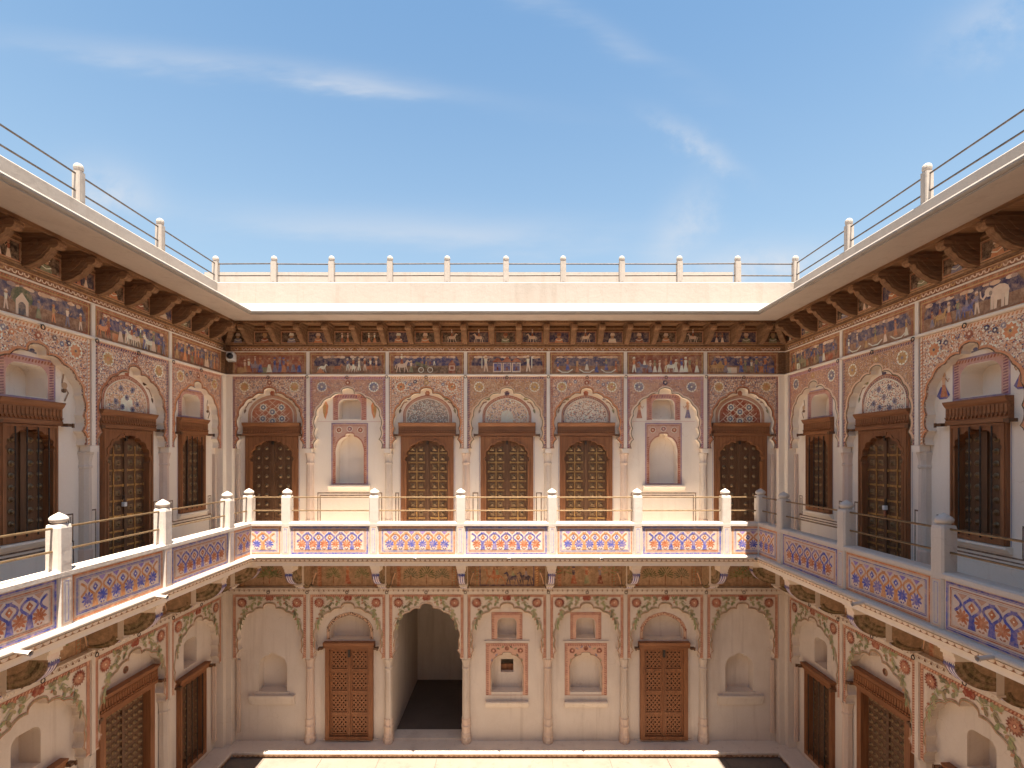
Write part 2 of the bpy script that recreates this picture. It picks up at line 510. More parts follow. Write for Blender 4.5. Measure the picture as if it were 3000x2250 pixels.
    def elephant(s, x, z, h, c, L=2, f=1):
        s.disc(x, z + .6 * h, .3 * h, c, L, 12, 1.35)
        for dx in (-.3, -.14, .16, .3):
            s.stroke([(x + f * dx * h, z + .5 * h), (x + f * (dx + .03) * h, z)], .15 * h, c, L, .12 * h)
        s.disc(x + f * .45 * h, z + .72 * h, .19 * h, c, L + 1, 10)
        s.stroke([(x + f * .55 * h, z + .68 * h), (x + f * .7 * h, z + .5 * h), (x + f * .8 * h, z + .62 * h), (x + f * .82 * h, z + .86 * h)], .11 * h, c, L + 1, .05 * h)
        s.disc(x + f * .37 * h, z + .66 * h, .1 * h, GREY, L + 2, 8, .7)
        return s
    def camel(s, x, z, h, c, L=2, f=1, riders=()):
        s.disc(x, z + .5 * h, .15 * h, c, L, 10, 2.1)
        s.disc(x - .02 * h, z + .63 * h, .11 * h, c, L, 8, 1.2)
        for dx, k in ((-.32, -.22), (-.22, .10), (.2, -.14), (.30, .18)):
            s.stroke([(x + f * dx * h, z + .5 * h), (x + f * (dx + k) * h, z + .25 * h), (x + f * (dx + k * 1.4) * h, z)], .07 * h, c, L, .04 * h)
        s.stroke([(x + f * .26 * h, z + .5 * h), (x + f * .48 * h, z + .52 * h), (x + f * .5 * h, z + .9 * h)], .1 * h, c, L + 1, .07 * h)
        s.stroke([(x + f * .48 * h, z + .9 * h), (x + f * .63 * h, z + .86 * h)], .08 * h, c, L + 1)
        for i, (a, b) in enumerate(riders):
            s.person(x + (i - .5) * .2 * h * f, z + .58 * h, .6 * h, a, b, L + 2)
        return s
    def shrub(s, x, z, h, wd, col, L=2, n=13, trunk=BROWN):
        s.stroke([(x, z), (x, z + .55 * h)], .05 * h, trunk, L)
        for j in range(3):
            m_ = n - 3 * j
            for i in range(m_):
                a = -.35 + (pi + .7) * i / (m_ - 1)
                r0 = (.05, .20, .34)[2 - j] * h
                s.petal(x + cos(a) * r0 * .8, z + .55 * h + sin(a) * r0 * .85, a, .2 * h, .04 * h, col, L + 1)
        return s

# ------------------------------------------------------------------ arch outlines
CUSP = [(1.04, 0), (.965, .15), (.995, .33), (.975, .54), (.83, .71), (.53, .84), (.20, .905)]
def cusped(cx, hw, zb, zt, n=5, k=.22, cl=CUSP):
    H = zt - zb
    pts = [(x * hw, zb + y * H) for x, y in cl]
    half = []
    cen = (0, zb + .42 * H)
    for (x0, z0), (x1, z1) in zip(pts, pts[1:]):
        l = hypot(x1 - x0, z1 - z0)
        nx, nz = -(z1 - z0) / l, (x1 - x0) / l
        mx_, mz = (x0 + x1) / 2, (z0 + z1) / 2
        if nx * (mx_ - cen[0]) + nz * (mz - cen[1]) < 0:
            nx, nz = -nx, -nz
        for i in range(n):
            t = i / n
            b = 4 * t * (1 - t) * min(l, .26 * hw) * k * (0 if x0 == x1 else 1)
            half.append((x0 + (x1 - x0) * t + nx * b, z0 + (z1 - z0) * t + nz * b))
    x0, z0 = pts[-1]
    for t in (0, .25, .5, .75):
        b = 4 * t * (1 - t) * .035 * (H / 1.06)
        half.append((x0 * (1 - t) + b, z0 + (zt - z0) * (t ** .8) + b * .5))
    return [(cx - x, z) for x, z in half] + [(cx, zt)] + [(cx + x, z) for x, z in reversed(half)]

def pointed(cx, hw, z0, zs, za, n=8):
    h = []
    for i in range(n + 1):
        a = (pi / 2) * i / n
        x = hw * cos(a) ** .9 if i < n else 0
        h.append((x, zs + (za - zs) * (.84 * sin(a) + .16 * (1 - x / hw))))
    r = [(cx + hw, z0)] + [(cx + x, z) for x, z in h]
    return [(cx - hw, z0)] + [(cx - x, z) for x, z in h[:-1]] + [(cx + x, z) for x, z in reversed(h)] + [(cx + hw, z0)]

CUSP_N = [(1.0, 0), (1.0, .55), (.93, .76), (.70, .88), (.30, .94)]
def small_cusp(cx, hw, z0, z1):
    return cusped(cx, hw, z0, z1, 4, .16, CUSP_N)

def flat_arch(cx, hw, z0, z1):
    r = min(hw * .55, (z1 - z0) * .35)
    q = [(cx - hw, z0), (cx - hw, z1 - r)]
    for i in range(1, 6):
        a = pi - (pi / 2) * i / 5
        q.append((cx - hw + r + r * cos(a), z1 - r + r * sin(a)))
    return q + [(2 * cx - x, z) for x, z in reversed(q)]

def rectp(x0, x1, z0, z1):
    return [(x0, z0), (x1, z0), (x1, z1), (x0, z1)]

def inside(poly, x, z):
    c = False
    n = len(poly)
    for i in range(n):
        x0, z0 = poly[i]; x1, z1 = poly[i - 1]
        if (z0 > z) != (z1 > z) and x < (x1 - x0) * (z - z0) / (z1 - z0) + x0:
            c = not c
    return c

# ------------------------------------------------------------------ ground
g = M().box(-60, 60, -60, 60, -0.5, -0.04).build('ground', FLOOR); tag(g, kind='structure')
fl = M().box(XL - 0.05, XR + 0.05, YS - 0.05, D + 0.05, -0.039, -0.012).build('courtyard_floor', FLOOR); tag(fl, kind='structure')
slab_m = {}
yy = YS + .26; r_ = 0
rows_y = []
while yy < D - .25:
    h = .62 if yy + .62 < D - .25 else D - .25 - yy
    rows_y.append((yy, h)); yy += h
for yy, h in rows_y:
    x = XL + .26; r_ += 1
    while x < XR - .26:
        wd = .98 if (r_ % 2 or x > XL + .3) else .55
        wd = min(wd, XR - .26 - x)
        if wd < .05: break
        key = (round(wd, 2), round(h, 2))
        if key not in slab_m:
            slab_m[key] = M().box(.003, wd - .003, .003, h - .003, -.02, 0).mesh('floor_slab', FLOOR)
        link('floor_slab', slab_m[key], fl, (x, yy, random.uniform(-.0015, .0015)))
        x += wd

# ------------------------------------------------------------------ shared small meshes
boss = M(); boss.box(-.043, .043, -.012, 0, -.043, .043)
boss.V = [(x * (.72 if y < 0 else 1), y, z * (.72 if y < 0 else 1)) for x, y, z in boss.V]
for a, r, y in ((0, .022, -.012),):
    pr = [(.024, .012), (.021, .022), (.012, .030), (0.0, .033)]
    mm = M().lathe(pr, 8)
    boss.add([(x, -z, y_) for x, y_, z in mm.V], mm.F)
STUD_SQ = boss.mesh('stud', STUD, True)
mm = M().lathe([(.034, 0), (.034, .006), (.024, .012), (.020, .024), (.010, .032), (0, .034)], 10)
STUD_RD = M().add([(x, -z, y_) for x, y_, z in mm.V], mm.F).mesh('stud', STUD, True)
mm = M().lathe([(.022, 0), (.020, .010), (.010, .017), (0, .019)], 8)
STUD_SM = M().add([(x, -z, y_) for x, y_, z in mm.V], mm.F).mesh('stud', STUD, True)
rg = M()
for i in range(10):
    a0, a1 = 2 * pi * i / 10, 2 * pi * (i + 1) / 10
    rg.tube((.024 * sin(a0), -.014, -.03 - .024 * cos(a0)), (.024 * sin(a1), -.014, -.03 - .024 * cos(a1)), .0055, 5)
rg.tube((0, .01, -.006), (0, -.02, -.006), .006, 5)
RING = rg.mesh('iron_ring', IRON)

CUSP_D = [(1, 0), (1, .80), (.975, .855), (.86, .915), (.58, .962), (.22, .982)]
def door_arch(cx, hw, z0, z1):
    return cusped(cx, hw, z0, z1, 5, .34, CUSP_D)

def lintel(dr, cx, w, z, h, y0=.030, y1=.12, teeth=True, ov=.04):
    m = M()
    a, b = cx - w / 2 - ov, cx + w / 2 + ov
    m.sweepx([(y1, z + .002), (y0 + .02, z + .002), (y0 + .02, z + .05), (y0 + .028, z + .055), (y0 + .028, z + h - .07),
              (y0 + .006, z + h - .045), (y0 - .012, z + h - .012), (y0 - .012, z + h), (y1, z + h)], a, b)
    n = int((b - a) / .045)
    for i in range(n):
        x = a + (b - a) * (i + .5) / n
        if teeth:
            m.plate([(x - .017, z + .088), (x + .017, z + .088), (x, z + .060)], [], y0 + .008, y0 + .03)
        if h > .2:
            m.box(x - .014, x + .014, y0 + .02, y0 + .03, z + .10, z + h - .082)
    o = m.build('lintel', WDX, dr)
    for sx in (-1, 1):
        q = M()
        x0 = cx + sx * (w / 2 + ov); x1 = x0 + sx * .075
        q.sweepx([(y0 - .03, z - .004), (y0 - .03, z + .030), (y0 + .045, z + .030), (y0 + .045, z - .004)], min(x0, x1), max(x0, x1))
        q.box(min(x1, x1 - sx * .022), max(x1, x1 - sx * .022), y0 - .045, y0 - .030, z - .016, z + .034)
        q.build('peg', WDD, dr)
    return o

def leafs(dr, cx, hw, z0, z1, yf, mat=None):
    mat = mat or WDD
    for sx in (-1, 1):
        m = M()
        a, b = (cx - hw - .02, cx - .004) if sx < 0 else (cx + .004, cx + hw + .02)
        m.box(a, b, yf, yf + .035, z0 - .01, z1 + .02)
        m.build('leaf', mat, dr)
    M().box(cx - .022, cx + .022, yf - .022, yf - .001, z0, z1).build('meeting_stile', mat, dr)

def upper_door(F, cx, w, z0, z1, style, pitch=(.145, .165), lh=.235):
    hw = w * .395
    op = door_arch(cx, hw, z0 + .03, z1 - .085)
    fr = M().plate(rectp(cx - w / 2, cx + w / 2, z0, z1), [op], .068, .17)
    op2 = door_arch(cx, hw + .03, z0 + .03, z1 - .056)
    dr = fr.build('door', WD, F)
    # raised moulding following the opening, and outer bead
    m = M()
    m.plate(rectp(cx - w / 2 + .012, cx + w / 2 - .012, z0 + .004, z1 - .014), [rectp(cx - w / 2 + .04, cx + w / 2 - .04, z0 + .02, z1 - .04)], .058, .0679)
    m.build('frame_bead', WD, dr)
    m = M().plate(op2, [op], .060, .0675)
    m.build('arch_moulding', WD, dr)
    lintel(dr, cx, w, z1, lh)
    yf = .145
    leafs(dr, cx, hw, z0 + .03, z1 - .10, yf)
    px, pz = pitch
    sm = STUD_SQ if style == 'brass' else STUD_RD
    nr = int((z1 - .13 - z0) / pz)
    strapm = BRASS if style == 'brass' else WDD
    for sx in (-1, 1):
        st = M()
        xs = [cx + sx * (.022 + hw * .5 - .011 + k * px / 2) for k in (-1, 1)]
        for r in range(nr):
            z = z1 - .13 - pz * (r + .55)
            if z < z0 + .06: break
            for x in xs:
                if inside(op, x, z):
                    link('stud', sm, dr, (x, yf - .001, z))
            zz = z - pz / 2
            a, b = min(xs) - px * .42, max(xs) + px * .42
            if inside(op, a, zz) and inside(op, b, zz):
                st.box(a, b, yf - .010, yf - .001, zz - .012, zz + .012)
                for x in (a, (a + b) / 2, b):
                    st.box(x - .014, x + .014, yf - .016, yf - .010, zz - .018, zz + .018)
        xm = sum(xs) / 2
        st.box(xm - .009, xm + .009, yf - .008, yf - .001, z0 + .05, z1 - .22)
        st.build('strap', strapm, dr)
    # ring pull and hasp
    q = M().box(cx - .018, cx + .018, yf - .04, yf - .022, z1 - .15, z1 - .02)
    q.build('hasp', IRON, dr)
    return dr

def barred_window(F, cx, w, z0, z1, lh=.26, arch=True, cols=5, big=True):
    hw = w * .405
    op = door_arch(cx, hw, z0 + .09, z1 - .06) if arch else rectp(cx - hw, cx + hw, z0 + .07, z1 - .05)
    wn = M().plate(rectp(cx - w / 2, cx + w / 2, z0, z1), [op], .070, .20).build('window', WD, F)
    m = M().plate(rectp(cx - w / 2 + .012, cx + w / 2 - .012, z0 + .006, z1 - .006), [rectp(cx - w / 2 + .035, cx + w / 2 - .035, z0 + .08, z1 - .03)], .060, .0695)
    m.build('frame_bead', WD, wn)
    lintel(wn, cx, w, z1, lh)
    yf = .185
    leafs(wn, cx, hw, z0 + .07, z1 - .05, yf)
    px = 2 * hw / cols
    nr = int((z1 - z0 - .16) / (px * 1.18))
    for c in range(cols):
        x = cx - hw + px * (c + .5)
        if abs(x - cx) < .03: continue
        for r in range(nr):
            z = z1 - .10 - px * 1.18 * (r + .5)
            if inside(op, x, z):
                link('stud', STUD_SM if not big else STUD_RD, wn, (x, yf - .001, z))
    for k in range(4):
        x = cx + hw * (-.72 + .48 * k)
        M().tube((x, .052, z0 + .05), (x, .052, z1 - .03), .0075, 6, caps=True).build('iron_bar', IRON, wn)
    return wn

JALI = {}
def jali_mesh(pw, ph, my):
    k = (round(pw, 3), round(ph, 3))
    if k not in JALI:
        holes = []
        nc, nr = 4, 4
        for st in (0, 1):
            for i in range(nc - st):
                for j in range(nr - st):
                    x = -pw / 2 + pw * (i + .5 + st * .5) / nc
                    z = -ph / 2 + ph * (j + .5 + st * .5) / nr
                    r = .0165 if not st else .0125
                    holes.append([(x + r * cos(pi / 3 * q), z + r * sin(pi / 3 * q)) for q in range(6)])
        JALI[k] = M().plate(rectp(-pw / 2, pw / 2, -ph / 2, ph / 2), holes, 0, .018).mesh('lattice_panel', WD)
    return JALI[k]

def jali_door(F, cx, w, z0, z1):
    a, b = cx - w / 2, cx + w / 2
    dr = M().plate(rectp(a, b, z0, z1), [rectp(a + .075, b - .075, z0 + .06, z1 - .02)], .055, .17).build('door', WD, F)
    lintel(dr, cx, w, z1, .11, teeth=False, ov=.03)
    for sx in (-1, 1):
        x0, x1 = (a + .075, cx - .012) if sx < 0 else (cx + .012, b - .075)
        m = M()
        H = z1 - .02 - z0 - .06
        n = 4
        zs = [z0 + .06 + H * k / n for k in range(n + 1)]
        m.box(x0, x0 + .028, .10, .15, zs[0], zs[-1]); m.box(x1 - .028, x1, .10, .15, zs[0], zs[-1])
        for k, z in enumerate(zs):
            m.box(x0 + .028, x1 - .028, .102, .148, max(zs[0], z - .028), min(zs[-1], z + .028))
        lf = m.build('leaf', WD, dr)
        for k in range(n):
            c = (zs[k] + zs[k + 1]) / 2
            link('lattice_panel', jali_mesh(x1 - x0 - .058, H / n - .058, 0), dr, ((x0 + x1) / 2, .115, c))
        M().box(x0 + .002, x1 - .002, .151, .158, zs[0], zs[-1]).build('backing_board', WDD, dr)
    M().box(cx - .0118, cx + .0118, .085, .15, z0 + .06, z1 - .02).build('meeting_stile', WD, dr)
    M().box(cx - .02, cx + .02, .06, .084, z1 - .16, z1 - .02).build('hasp', IRON, dr)
    return dr

def niche(F, outline, y, depth, name='niche', mat=None):
    m = M()
    n = len(outline)
    m.add([(x, y, z) for x, z in outline] + [(x, y + depth, z) for x, z in outline],
          [(i, (i + 1) % n, n + (i + 1) % n, n + i) for i in range(n)])
    m.plate(outline, [], y + depth, y + depth)
    return m.build(name, mat or PL, F)

def sill(F, cx, wd, z, h=.15, y=.11, mat=None):
    m = M()
    m.sweepx([(y, z - h), (y - .03, z - h), (y - .055, z - h * .45), (y - .075, z - .025), (y - .075, z), (y, z)], cx - wd / 2, cx + wd / 2)
    return m.build('sill', mat or PL, F)

# ------------------------------------------------------------------ painted scenes
def frieze(F, x0, x1, z0, z1, theme, seed):
    rnd = random.Random(seed)
    pn = M().plate(rectp(x0, x1, z0, z1), [], 0, 0).build('frieze_panel', PL, F)
    p = P(0)
    dk = rnd.choice([BROWN, RED, C('#8a5a44')])
    p.rect(x0, x1, z0, z1, C('#8d6248'), 0)
    p.frame(x0 + .02, x1 - .02, z0 + .004, z1 - .035, .014, OCHRE, 1)
    p.frame(x0 + .045, x1 - .045, z0 + .012, z1 - .05, .014, RED, 2)
    p.teeth(x0 + .02, x1 - .02, z1 - .03, z1 - .008, int((x1 - x0) / .035), BRICK, 1)
    a, b, c, d = x0 + .07, x1 - .07, z0 + .016, z1 - .075
    H = d - c
    gr = {'day': C('#8a6650'), 'dark': C('#66503f'), 'red': C('#87483a')}[rnd.choice(['day', 'dark', 'day', 'red'] if theme != 'red' else ['red'])]
    nb = .05
    cart = [(a + nb, c), (b - nb, c), (b - nb, c + .12 * H), (b, c + .3 * H), (b - .01, c + .7 * H), (b - nb * .8, c + .85 * H), (b - nb * 1.2, d),
            (a + nb * 1.2, d), (a + nb * .8, c + .85 * H), (a + .01, c + .7 * H), (a, c + .3 * H), (a + nb, c + .12 * H)]
    p.poly(cart, gr, 3)
    if theme != 'red':
        sk = [(a + .004, c + .45 * H), (b - .004, c + .45 * H), (b - .012, c + .7 * H), (b - nb * .85, c + .85 * H), (b - nb * 1.25, d - .004), (a + nb * 1.25, d - .004), (a + nb * .85, c + .85 * H), (a + .012, c + .7 * H)]
        p.poly(sk, rnd.choice([NAVY, C('#3e4268'), C('#4a4a62')]), 4)
        x = a + nb * 1.5
        while x < b - nb * 1.5:
            r = rnd.uniform(.008, .026)
            p.disc(x, d - .008 - rnd.uniform(0, .012), r, rnd.choice([CREAM, CREAM2, CREAM2, C('#a48a80')]), 5, 7, rnd.uniform(1.2, 2.4))
            x += r * rnd.uniform(1.0, 2.6)
            if rnd.random() < .12: x += rnd.uniform(.04, .15)
    cols = [CREAM, PALE, RED, BRICK, GREEN, ORANGE, SLATE, OCHRE, BLUE]
    rc = lambda: rnd.choice(cols)
    bz = c + .06 * H
    if theme == 'pavilion':
        xm = (a + b) / 2
        for k in (-1, 0, 1):
            x = xm + k * .165
            p.rect(x - .075, x + .075, c + .02, c + .62 * H, CREAM, 6)
            p.rect(x - .06, x + .06, c + .04, c + .58 * H, C('#565a86'), 7)
            p.person(x, c + .05, .45 * H, MAROON, SLATE, 8)
            p.poly([(x - .09, c + .66 * H), (x + .09, c + .66 * H), (x + .04, c + .84 * H), (x, c + (1.02 if k == 0 else .92) * H), (x - .04, c + .84 * H)], RED, 7)
        for k in (-1, 1):
            x = xm + k * .37
            p.person(x, c + .03, .95 * H, CREAM, PALE, 8, f=-k, skirt=False)
            p.rect(x + k * .06, x + k * .075, c + .3 * H, c + 1.0 * H, PALE, 7)
    elif theme == 'elephant':
        p.elephant(b - .25 if F['side'] == 'E' else a + .25, bz, .86 * H, CREAM, 7, -1)
        for k in range(6):
            x = a + .12 + (b - a - .62) * k / 5
            if k % 3 == 1: p.horse(x, bz, .62 * H, rc(), 7, 1, (rc(), rc()))
            else: p.person(x, bz, rnd.uniform(.6, .82) * H, rc(), rc(), 7, f=rnd.choice((-1, 1)), skirt=rnd.random() < .5)
    elif theme == 'shrine':
        x = a + .35 * (b - a)
        p.disc(x, c + .62 * H, .34 * H, DGREEN, 6, 12, 1.2)
        p.poly([(x - .07, c), (x + .07, c), (x + .07, c + .5 * H), (x, c + .78 * H), (x - .07, c + .5 * H)], CREAM, 7)
        p.poly(pointed(x, .04, c, c + .3 * H, c + .45 * H), C('#5b5a5e'), 8)
        for k in range(7):
            x = a + .08 + (b - a - .16) * k / 6
            if k in (2,): continue
            p.person(x, bz, rnd.uniform(.62, .85) * H, rc(), rc(), 7, f=rnd.choice((-1, 1)), skirt=rnd.random() < .5)
    elif theme == 'boats':
        for k in range(7):
            x = a + .07 + (b - a - .14) * k / 6
            p.person(x, bz + .04 * (k % 2), .66 * H, rc(), rc(), 7, f=rnd.choice((-1, 1)))
        for k in range(3):
            x = a + .2 + (b - a - .4) * k / 2
            p.stroke([(x - .13, bz + .05), (x - .05, bz), (x + .05, bz), (x + .13, bz + .05)], .018, PALE, 10)
    elif theme == 'cannon':
        x = a + .42 * (b - a)
        p.stroke([(x - .1, c + .62 * H), (x + .2, c + .28 * H)], .06, DGREEN, 8, .035)
        for k in (0, .16):
            p.disc(x + k, c + .2 * H, .05, PALE, 8, 12); p.disc(x + k, c + .2 * H, .037, gr, 9, 12)
        p.poly([(b - .2, c), (b - .08, c), (b - .08, c + .55 * H), (b - .14, c + .8 * H), (b - .2, c + .55 * H)], RED, 7)
        p.frame(b - .185, b - .095, c + .05, c + .45 * H, .012, CREAM, 8)
        for k in range(4):
            p.person(x + .02 + .07 * k, c + .48 * H, .45 * H, rc(), SLATE, 7, skirt=False)
        p.horse(a + .16, bz, .8 * H, CREAM, 7, 1, (RED, PALE)); p.person(a + .32, bz, .7 * H, GREEN, CREAM, 8)
    elif theme == 'cattle':
        for k in range(4):
            p.horse(a + .15 + .27 * k, bz, rnd.uniform(.5, .62) * H, rnd.choice([CREAM, PALE, GREY, BRICK]), 7, rnd.choice((-1, 1)))
        for k in range(6):
            p.person(a + .5 * (b - a) + .42 * (b - a) * k / 5, bz + .1 * H, .72 * H, rc(), rc(), 9, skirt=False, f=-1)
        p.poly([(a + .04, c), (a + .2, c), (a + .12, c + .32 * H)], ORANGE, 8)
    else:
        n = int((b - a) / .088)
        for k in range(n):
            x = a + .07 + (b - a - .14) * k / (n - 1)
            q = rnd.random()
            x += rnd.uniform(-.02, .02)
            if q < .18: p.horse(x, bz, .7 * H, rc(), 7, rnd.choice((-1, 1)), (rc(), rc()))
            elif q < .26: p.rect(x - .05, x + .05, c, c + .35 * H, rc(), 6)
            else: p.person(x, bz, rnd.uniform(.68, .95) * H, rc(), rc(), 7, f=rnd.choice((-1, 1)), skirt=rnd.random() < .55)
    p.build('painted_scene', FR, pn)

def portrait(F, cx, wd, z0, z1, rnd):
    pn = M().plate(rectp(cx - wd / 2, cx + wd / 2, z0, z1), [rectp(cx - wd / 2 + .035, cx + wd / 2 - .035, z0 + .03, z1 - .075)], -.018, .0, back=False)
    pn = pn.build('portrait_panel', WCAR, F)
    p = P(-.018)
    a, b, c, d = cx - wd / 2 + .036, cx + wd / 2 - .036, z0 + .031, z1 - .076
    p.rect(a, b, c, d, rnd.choice([NAVY, BLACK, C('#33302f'), C('#3b2c25'), C('#2b2d48')]), 0)
    p.frame(a - .030, b + .030, c - .028, d + .05, .020, C('#a97c52'), 0)
    p.frame(a, b, c, d, .012, TAN, 1)
    p.frame(a + .014, b - .014, c + .01, d - .014, .008, BRICK, 1)
    H = d - c
    k = rnd.random()
    c1, c2 = rnd.choice([RED, GREEN, CREAM, ORANGE, SLATE]), rnd.choice([PALE, CREAM, OCHRE, RED])
    if k < .6:
        p.poly([(cx - .075, c + .012), (cx + .075, c + .012), (cx + .05, c + .4 * H), (cx - .05, c + .4 * H)], c1, 2)
        p.disc(cx, c + .56 * H, .15 * H, TAN, 3, 9)
        p.poly([(cx - .045, c + .62 * H), (cx + .045, c + .62 * H), (cx + .035, c + .82 * H), (cx - .025, c + .86 * H)], c2, 4)
        p.stroke([(cx - .06, c + .3 * H), (cx, c + .2 * H), (cx + .06, c + .32 * H)], .012, PALE, 4)
    elif k < .85:
        for s_ in (-1, 1):
            p.person(cx + s_ * .05, c + .015, .78 * H, rnd.choice([CREAM, RED, ORANGE]), c2, 2, f=-s_)
    else:
        p.horse(cx, c + .015, .8 * H, CREAM, 2, rnd.choice((-1, 1)), (RED, PALE))
    p.build('painted_portrait', FR, pn)

def rosette(p, x, z, r, c1, c2, c3, L=3, n=10):
    p.disc(x, z, r * 1.06, PALE, L, 14)
    p.flower(x, z, r, n, c1, L + 1, c2)
    p.disc(x, z, r * .18, c3, L + 3, 8)

def star8(p, x, z, r, c1, c2, L=3):
    for k in (0, pi / 4):
        p.disc(x, z, r, c1, L + (0 if k == 0 else 1), 4, 1, k)
    p.disc(x, z, r * .62, c2, L + 2, 8)
    p.disc(x, z, r * .25, c1, L + 3, 8)

# ------------------------------------------------------------------ facades
TOPF, LEG = 1.385, .12
def upper_bay(F, xa, xb, kind, pal, theme, seed, ty=None):
    rnd = random.Random(seed)
    cx, bw = (xa + xb) / 2, xb - xa
    hw = bw / 2 - .125
    a, b = xa + .028, xb - .028
    arch = cusped(cx, hw, LEG, 1.185)
    sp = M().plate([(a, LEG)] + arch + [(b, LEG), (b, TOPF), (a, TOPF)], [], 0, .012).build('spandrel', SP[pal], F)
    m = M(); n = len(arch)
    m.add([(x, .012, z) for x, z in arch] + [(x, .112, z) for x, z in arch], [(i, i + 1, n + i + 1, n + i) for i in range(n - 1)])
    m.box(a, arch[0][0], .012, .112, LEG - .001, LEG + .02); m.box(arch[-1][0], b, .012, .112, LEG - .001, LEG + .02)
    m.build('arch_soffit', PL, sp)
    # painted border, rosettes and arch outline
    p = P(0)
    bc1, bc2 = {'blue': (NAVY, C('#b3847a')), 'fine': (RED, C('#b08ea0')), 'white': (ORANGE, CREAM), 'brown': (NAVY, C('#b3877a')), 'rose': (RED, PINK)}[pal]
    for s_ in (-1, 1):
        e = a if s_ < 0 else b
        x0, x1 = (e + .006, e + .048) if s_ < 0 else (e - .048, e - .006)
        p.rect(x0, x1, LEG, TOPF - .006, bc2, 0)
        p.teeth(x0 + .008, x1 - .008, LEG, TOPF - .05, 30, bc1, 1, True)
        p.rect(x0 - .002, x0 + .004, LEG, TOPF - .006, SLATE, 2); p.rect(x1 - .004, x1 + .002, LEG, TOPF - .006, RED, 2)
    p.rect(a + .048, b - .048, TOPF - .05, TOPF - .006, bc2, 0)
    p.teeth(a + .05, b - .05, TOPF - .042, TOPF - .014, int(bw / .045), bc1, 1)
    ro = {'blue': (OCHRE, ORANGE, TAN), 'fine': (SLATE, GREY, PALE), 'white': (ORANGE, OCHRE, NAVY), 'brown': (OCHRE, TAN, SLATE), 'rose': (OCHRE, PINK, RED)}[pal]
    for s_ in (-1, 1):
        rosette(p, cx + s_ * (bw / 2 - .24), 1.20, .085, *ro)
        if pal in ('white', 'rose'):
            for q in range(4):
                p.flower(cx + s_ * (.20 + .09 * q), 1.29 - .035 * (q % 2) - .01 * q, .035, 6, rnd.choice([NAVY, ORANGE, SLATE]), 3, PALE)
    p.flower(cx, 1.275, .05, 8, rnd.choice([RED, NAVY, OCHRE]), 3, CREAM)
    ol = {'blue': (DBROWN, BRICK), 'fine': (C('#4b4a38'), CREAM), 'white': (DBROWN, ORANGE), 'brown': (C('#54523c'), CREAM2), 'rose': (C('#5a3c34'), ORANGE)}[pal]
    off = [(cx + (x - cx) * 1.03, z + .012) for x, z in arch]
    p.stroke(off[2:-2], .034, ol[1], 3)
    p.stroke(arch, .012, ol[0], 5)
    p.build('painted_border', FR, sp)
    # recessed wall with openings
    holes = []
    q = P(.11)
    fl_ = -1.62
    if kind == 'door':
        dw = .93
        holes.append(rectp(cx - dw / 2 + .02, cx + dw / 2 - .02, -1.60, .343))
        upper_door(F, cx, dw, -1.61, .343, 'round' if pal == 'blue' else 'brass', (.145, .165))
    elif kind == 'side_door':
        dw = .91
        holes.append(rectp(cx - dw / 2 + .02, cx + dw / 2 - .02, -1.60, .343))
        upper_door(F, cx, dw, -1.61, .343, 'brass', (.165, .2))
    elif kind == 'niche':
        o1 = flat_arch(cx, .20, .64, 1.0)
        o2 = small_cusp(cx, .245, -.52, .38)
        holes += [o1, o2]
        niche(F, o1, .11, .22); niche(F, o2, .11, .20)
        sill(F, cx, .74, -.53, .09)
    elif kind == 'win':
        ww = .66 if bw > 1.3 else .62
        holes.append(rectp(cx - ww / 2 + .02, cx + ww / 2 - .02, -.88, .32))
        o1 = flat_arch(cx, .235, .63, .97)
        holes.append(o1); niche(F, o1, .11, .24)
        barred_window(F, cx, ww, -.90, .33)
        sill(F, cx, ww + .06, -.905, .07)
    M().plate(rectp(xa, xb, fl_, TOPF), holes, .11, .11).build('bay_wall', PL, F)
    # tympanum / painted surrounds
    if kind in ('door', 'side_door'):
        t = pointed(cx, .435, .585, .72, 1.075)
        t2 = pointed(cx, .36, .585, .72, .995)
        q.holed(t, [t2], C('#b58a76'), 0)
        q.stroke(pointed(cx, .425, .585, .72, 1.065), .010, RED if ty != 'star' else OCHRE, 1)
        q.stroke(pointed(cx, .372, .585, .72, 1.008), .014, PALE, 1)
        if ty in ('scroll', 'dots'):
            pts = pointed(cx, .398, .60, .72, 1.036, 16)
            for i, (x, z) in enumerate(pts):
                q.disc(x, z, .012, RED if ty == 'scroll' else NAVY, 2, 5)
        if ty == 'star':
            q.poly(t2, C('#b36a4c') if pal == 'blue' and seed % 2 else C('#9c4630'), 0)
            for (dx, dz) in [(0, .17), (-.17, .05), (.17, .05), (-.16, .25), (.16, .25), (0, .005)]:
                if inside(pointed(cx, .33, .58, .72, .96), cx + dx, .60 + dz):
                    star8(q, cx + dx, .60 + dz, .072, PALE, C('#5c6f86'), 3)
            for i in range(-3, 4):
                for s_ in (-1, 1):
                    l = [(cx + i * .12 + s_ * k * .06, .59 + k * .055) for k in range(8)]
                    l = [u for u in l if inside(t2, *u)]
                    if len(l) > 1: q.stroke(l, .010, CREAM, 2)
        else:
            M().plate(t2, [], .1085, .1085).build('tympanum', TY[ty], F)
            if ty == 'scroll':
                q.poly(pointed(cx, .105, .585, .70, .80), PALE, 2)
            if kind == 'side_door':
                for (dx, dz) in [(0, .17), (-.19, .1), (.19, .1), (-.1, .28), (.1, .28), (-.08, .04), (.1, .02)]:
                    q.flower(cx + dx, .6 + dz, .045, 8, SLATE, 3, NAVY)
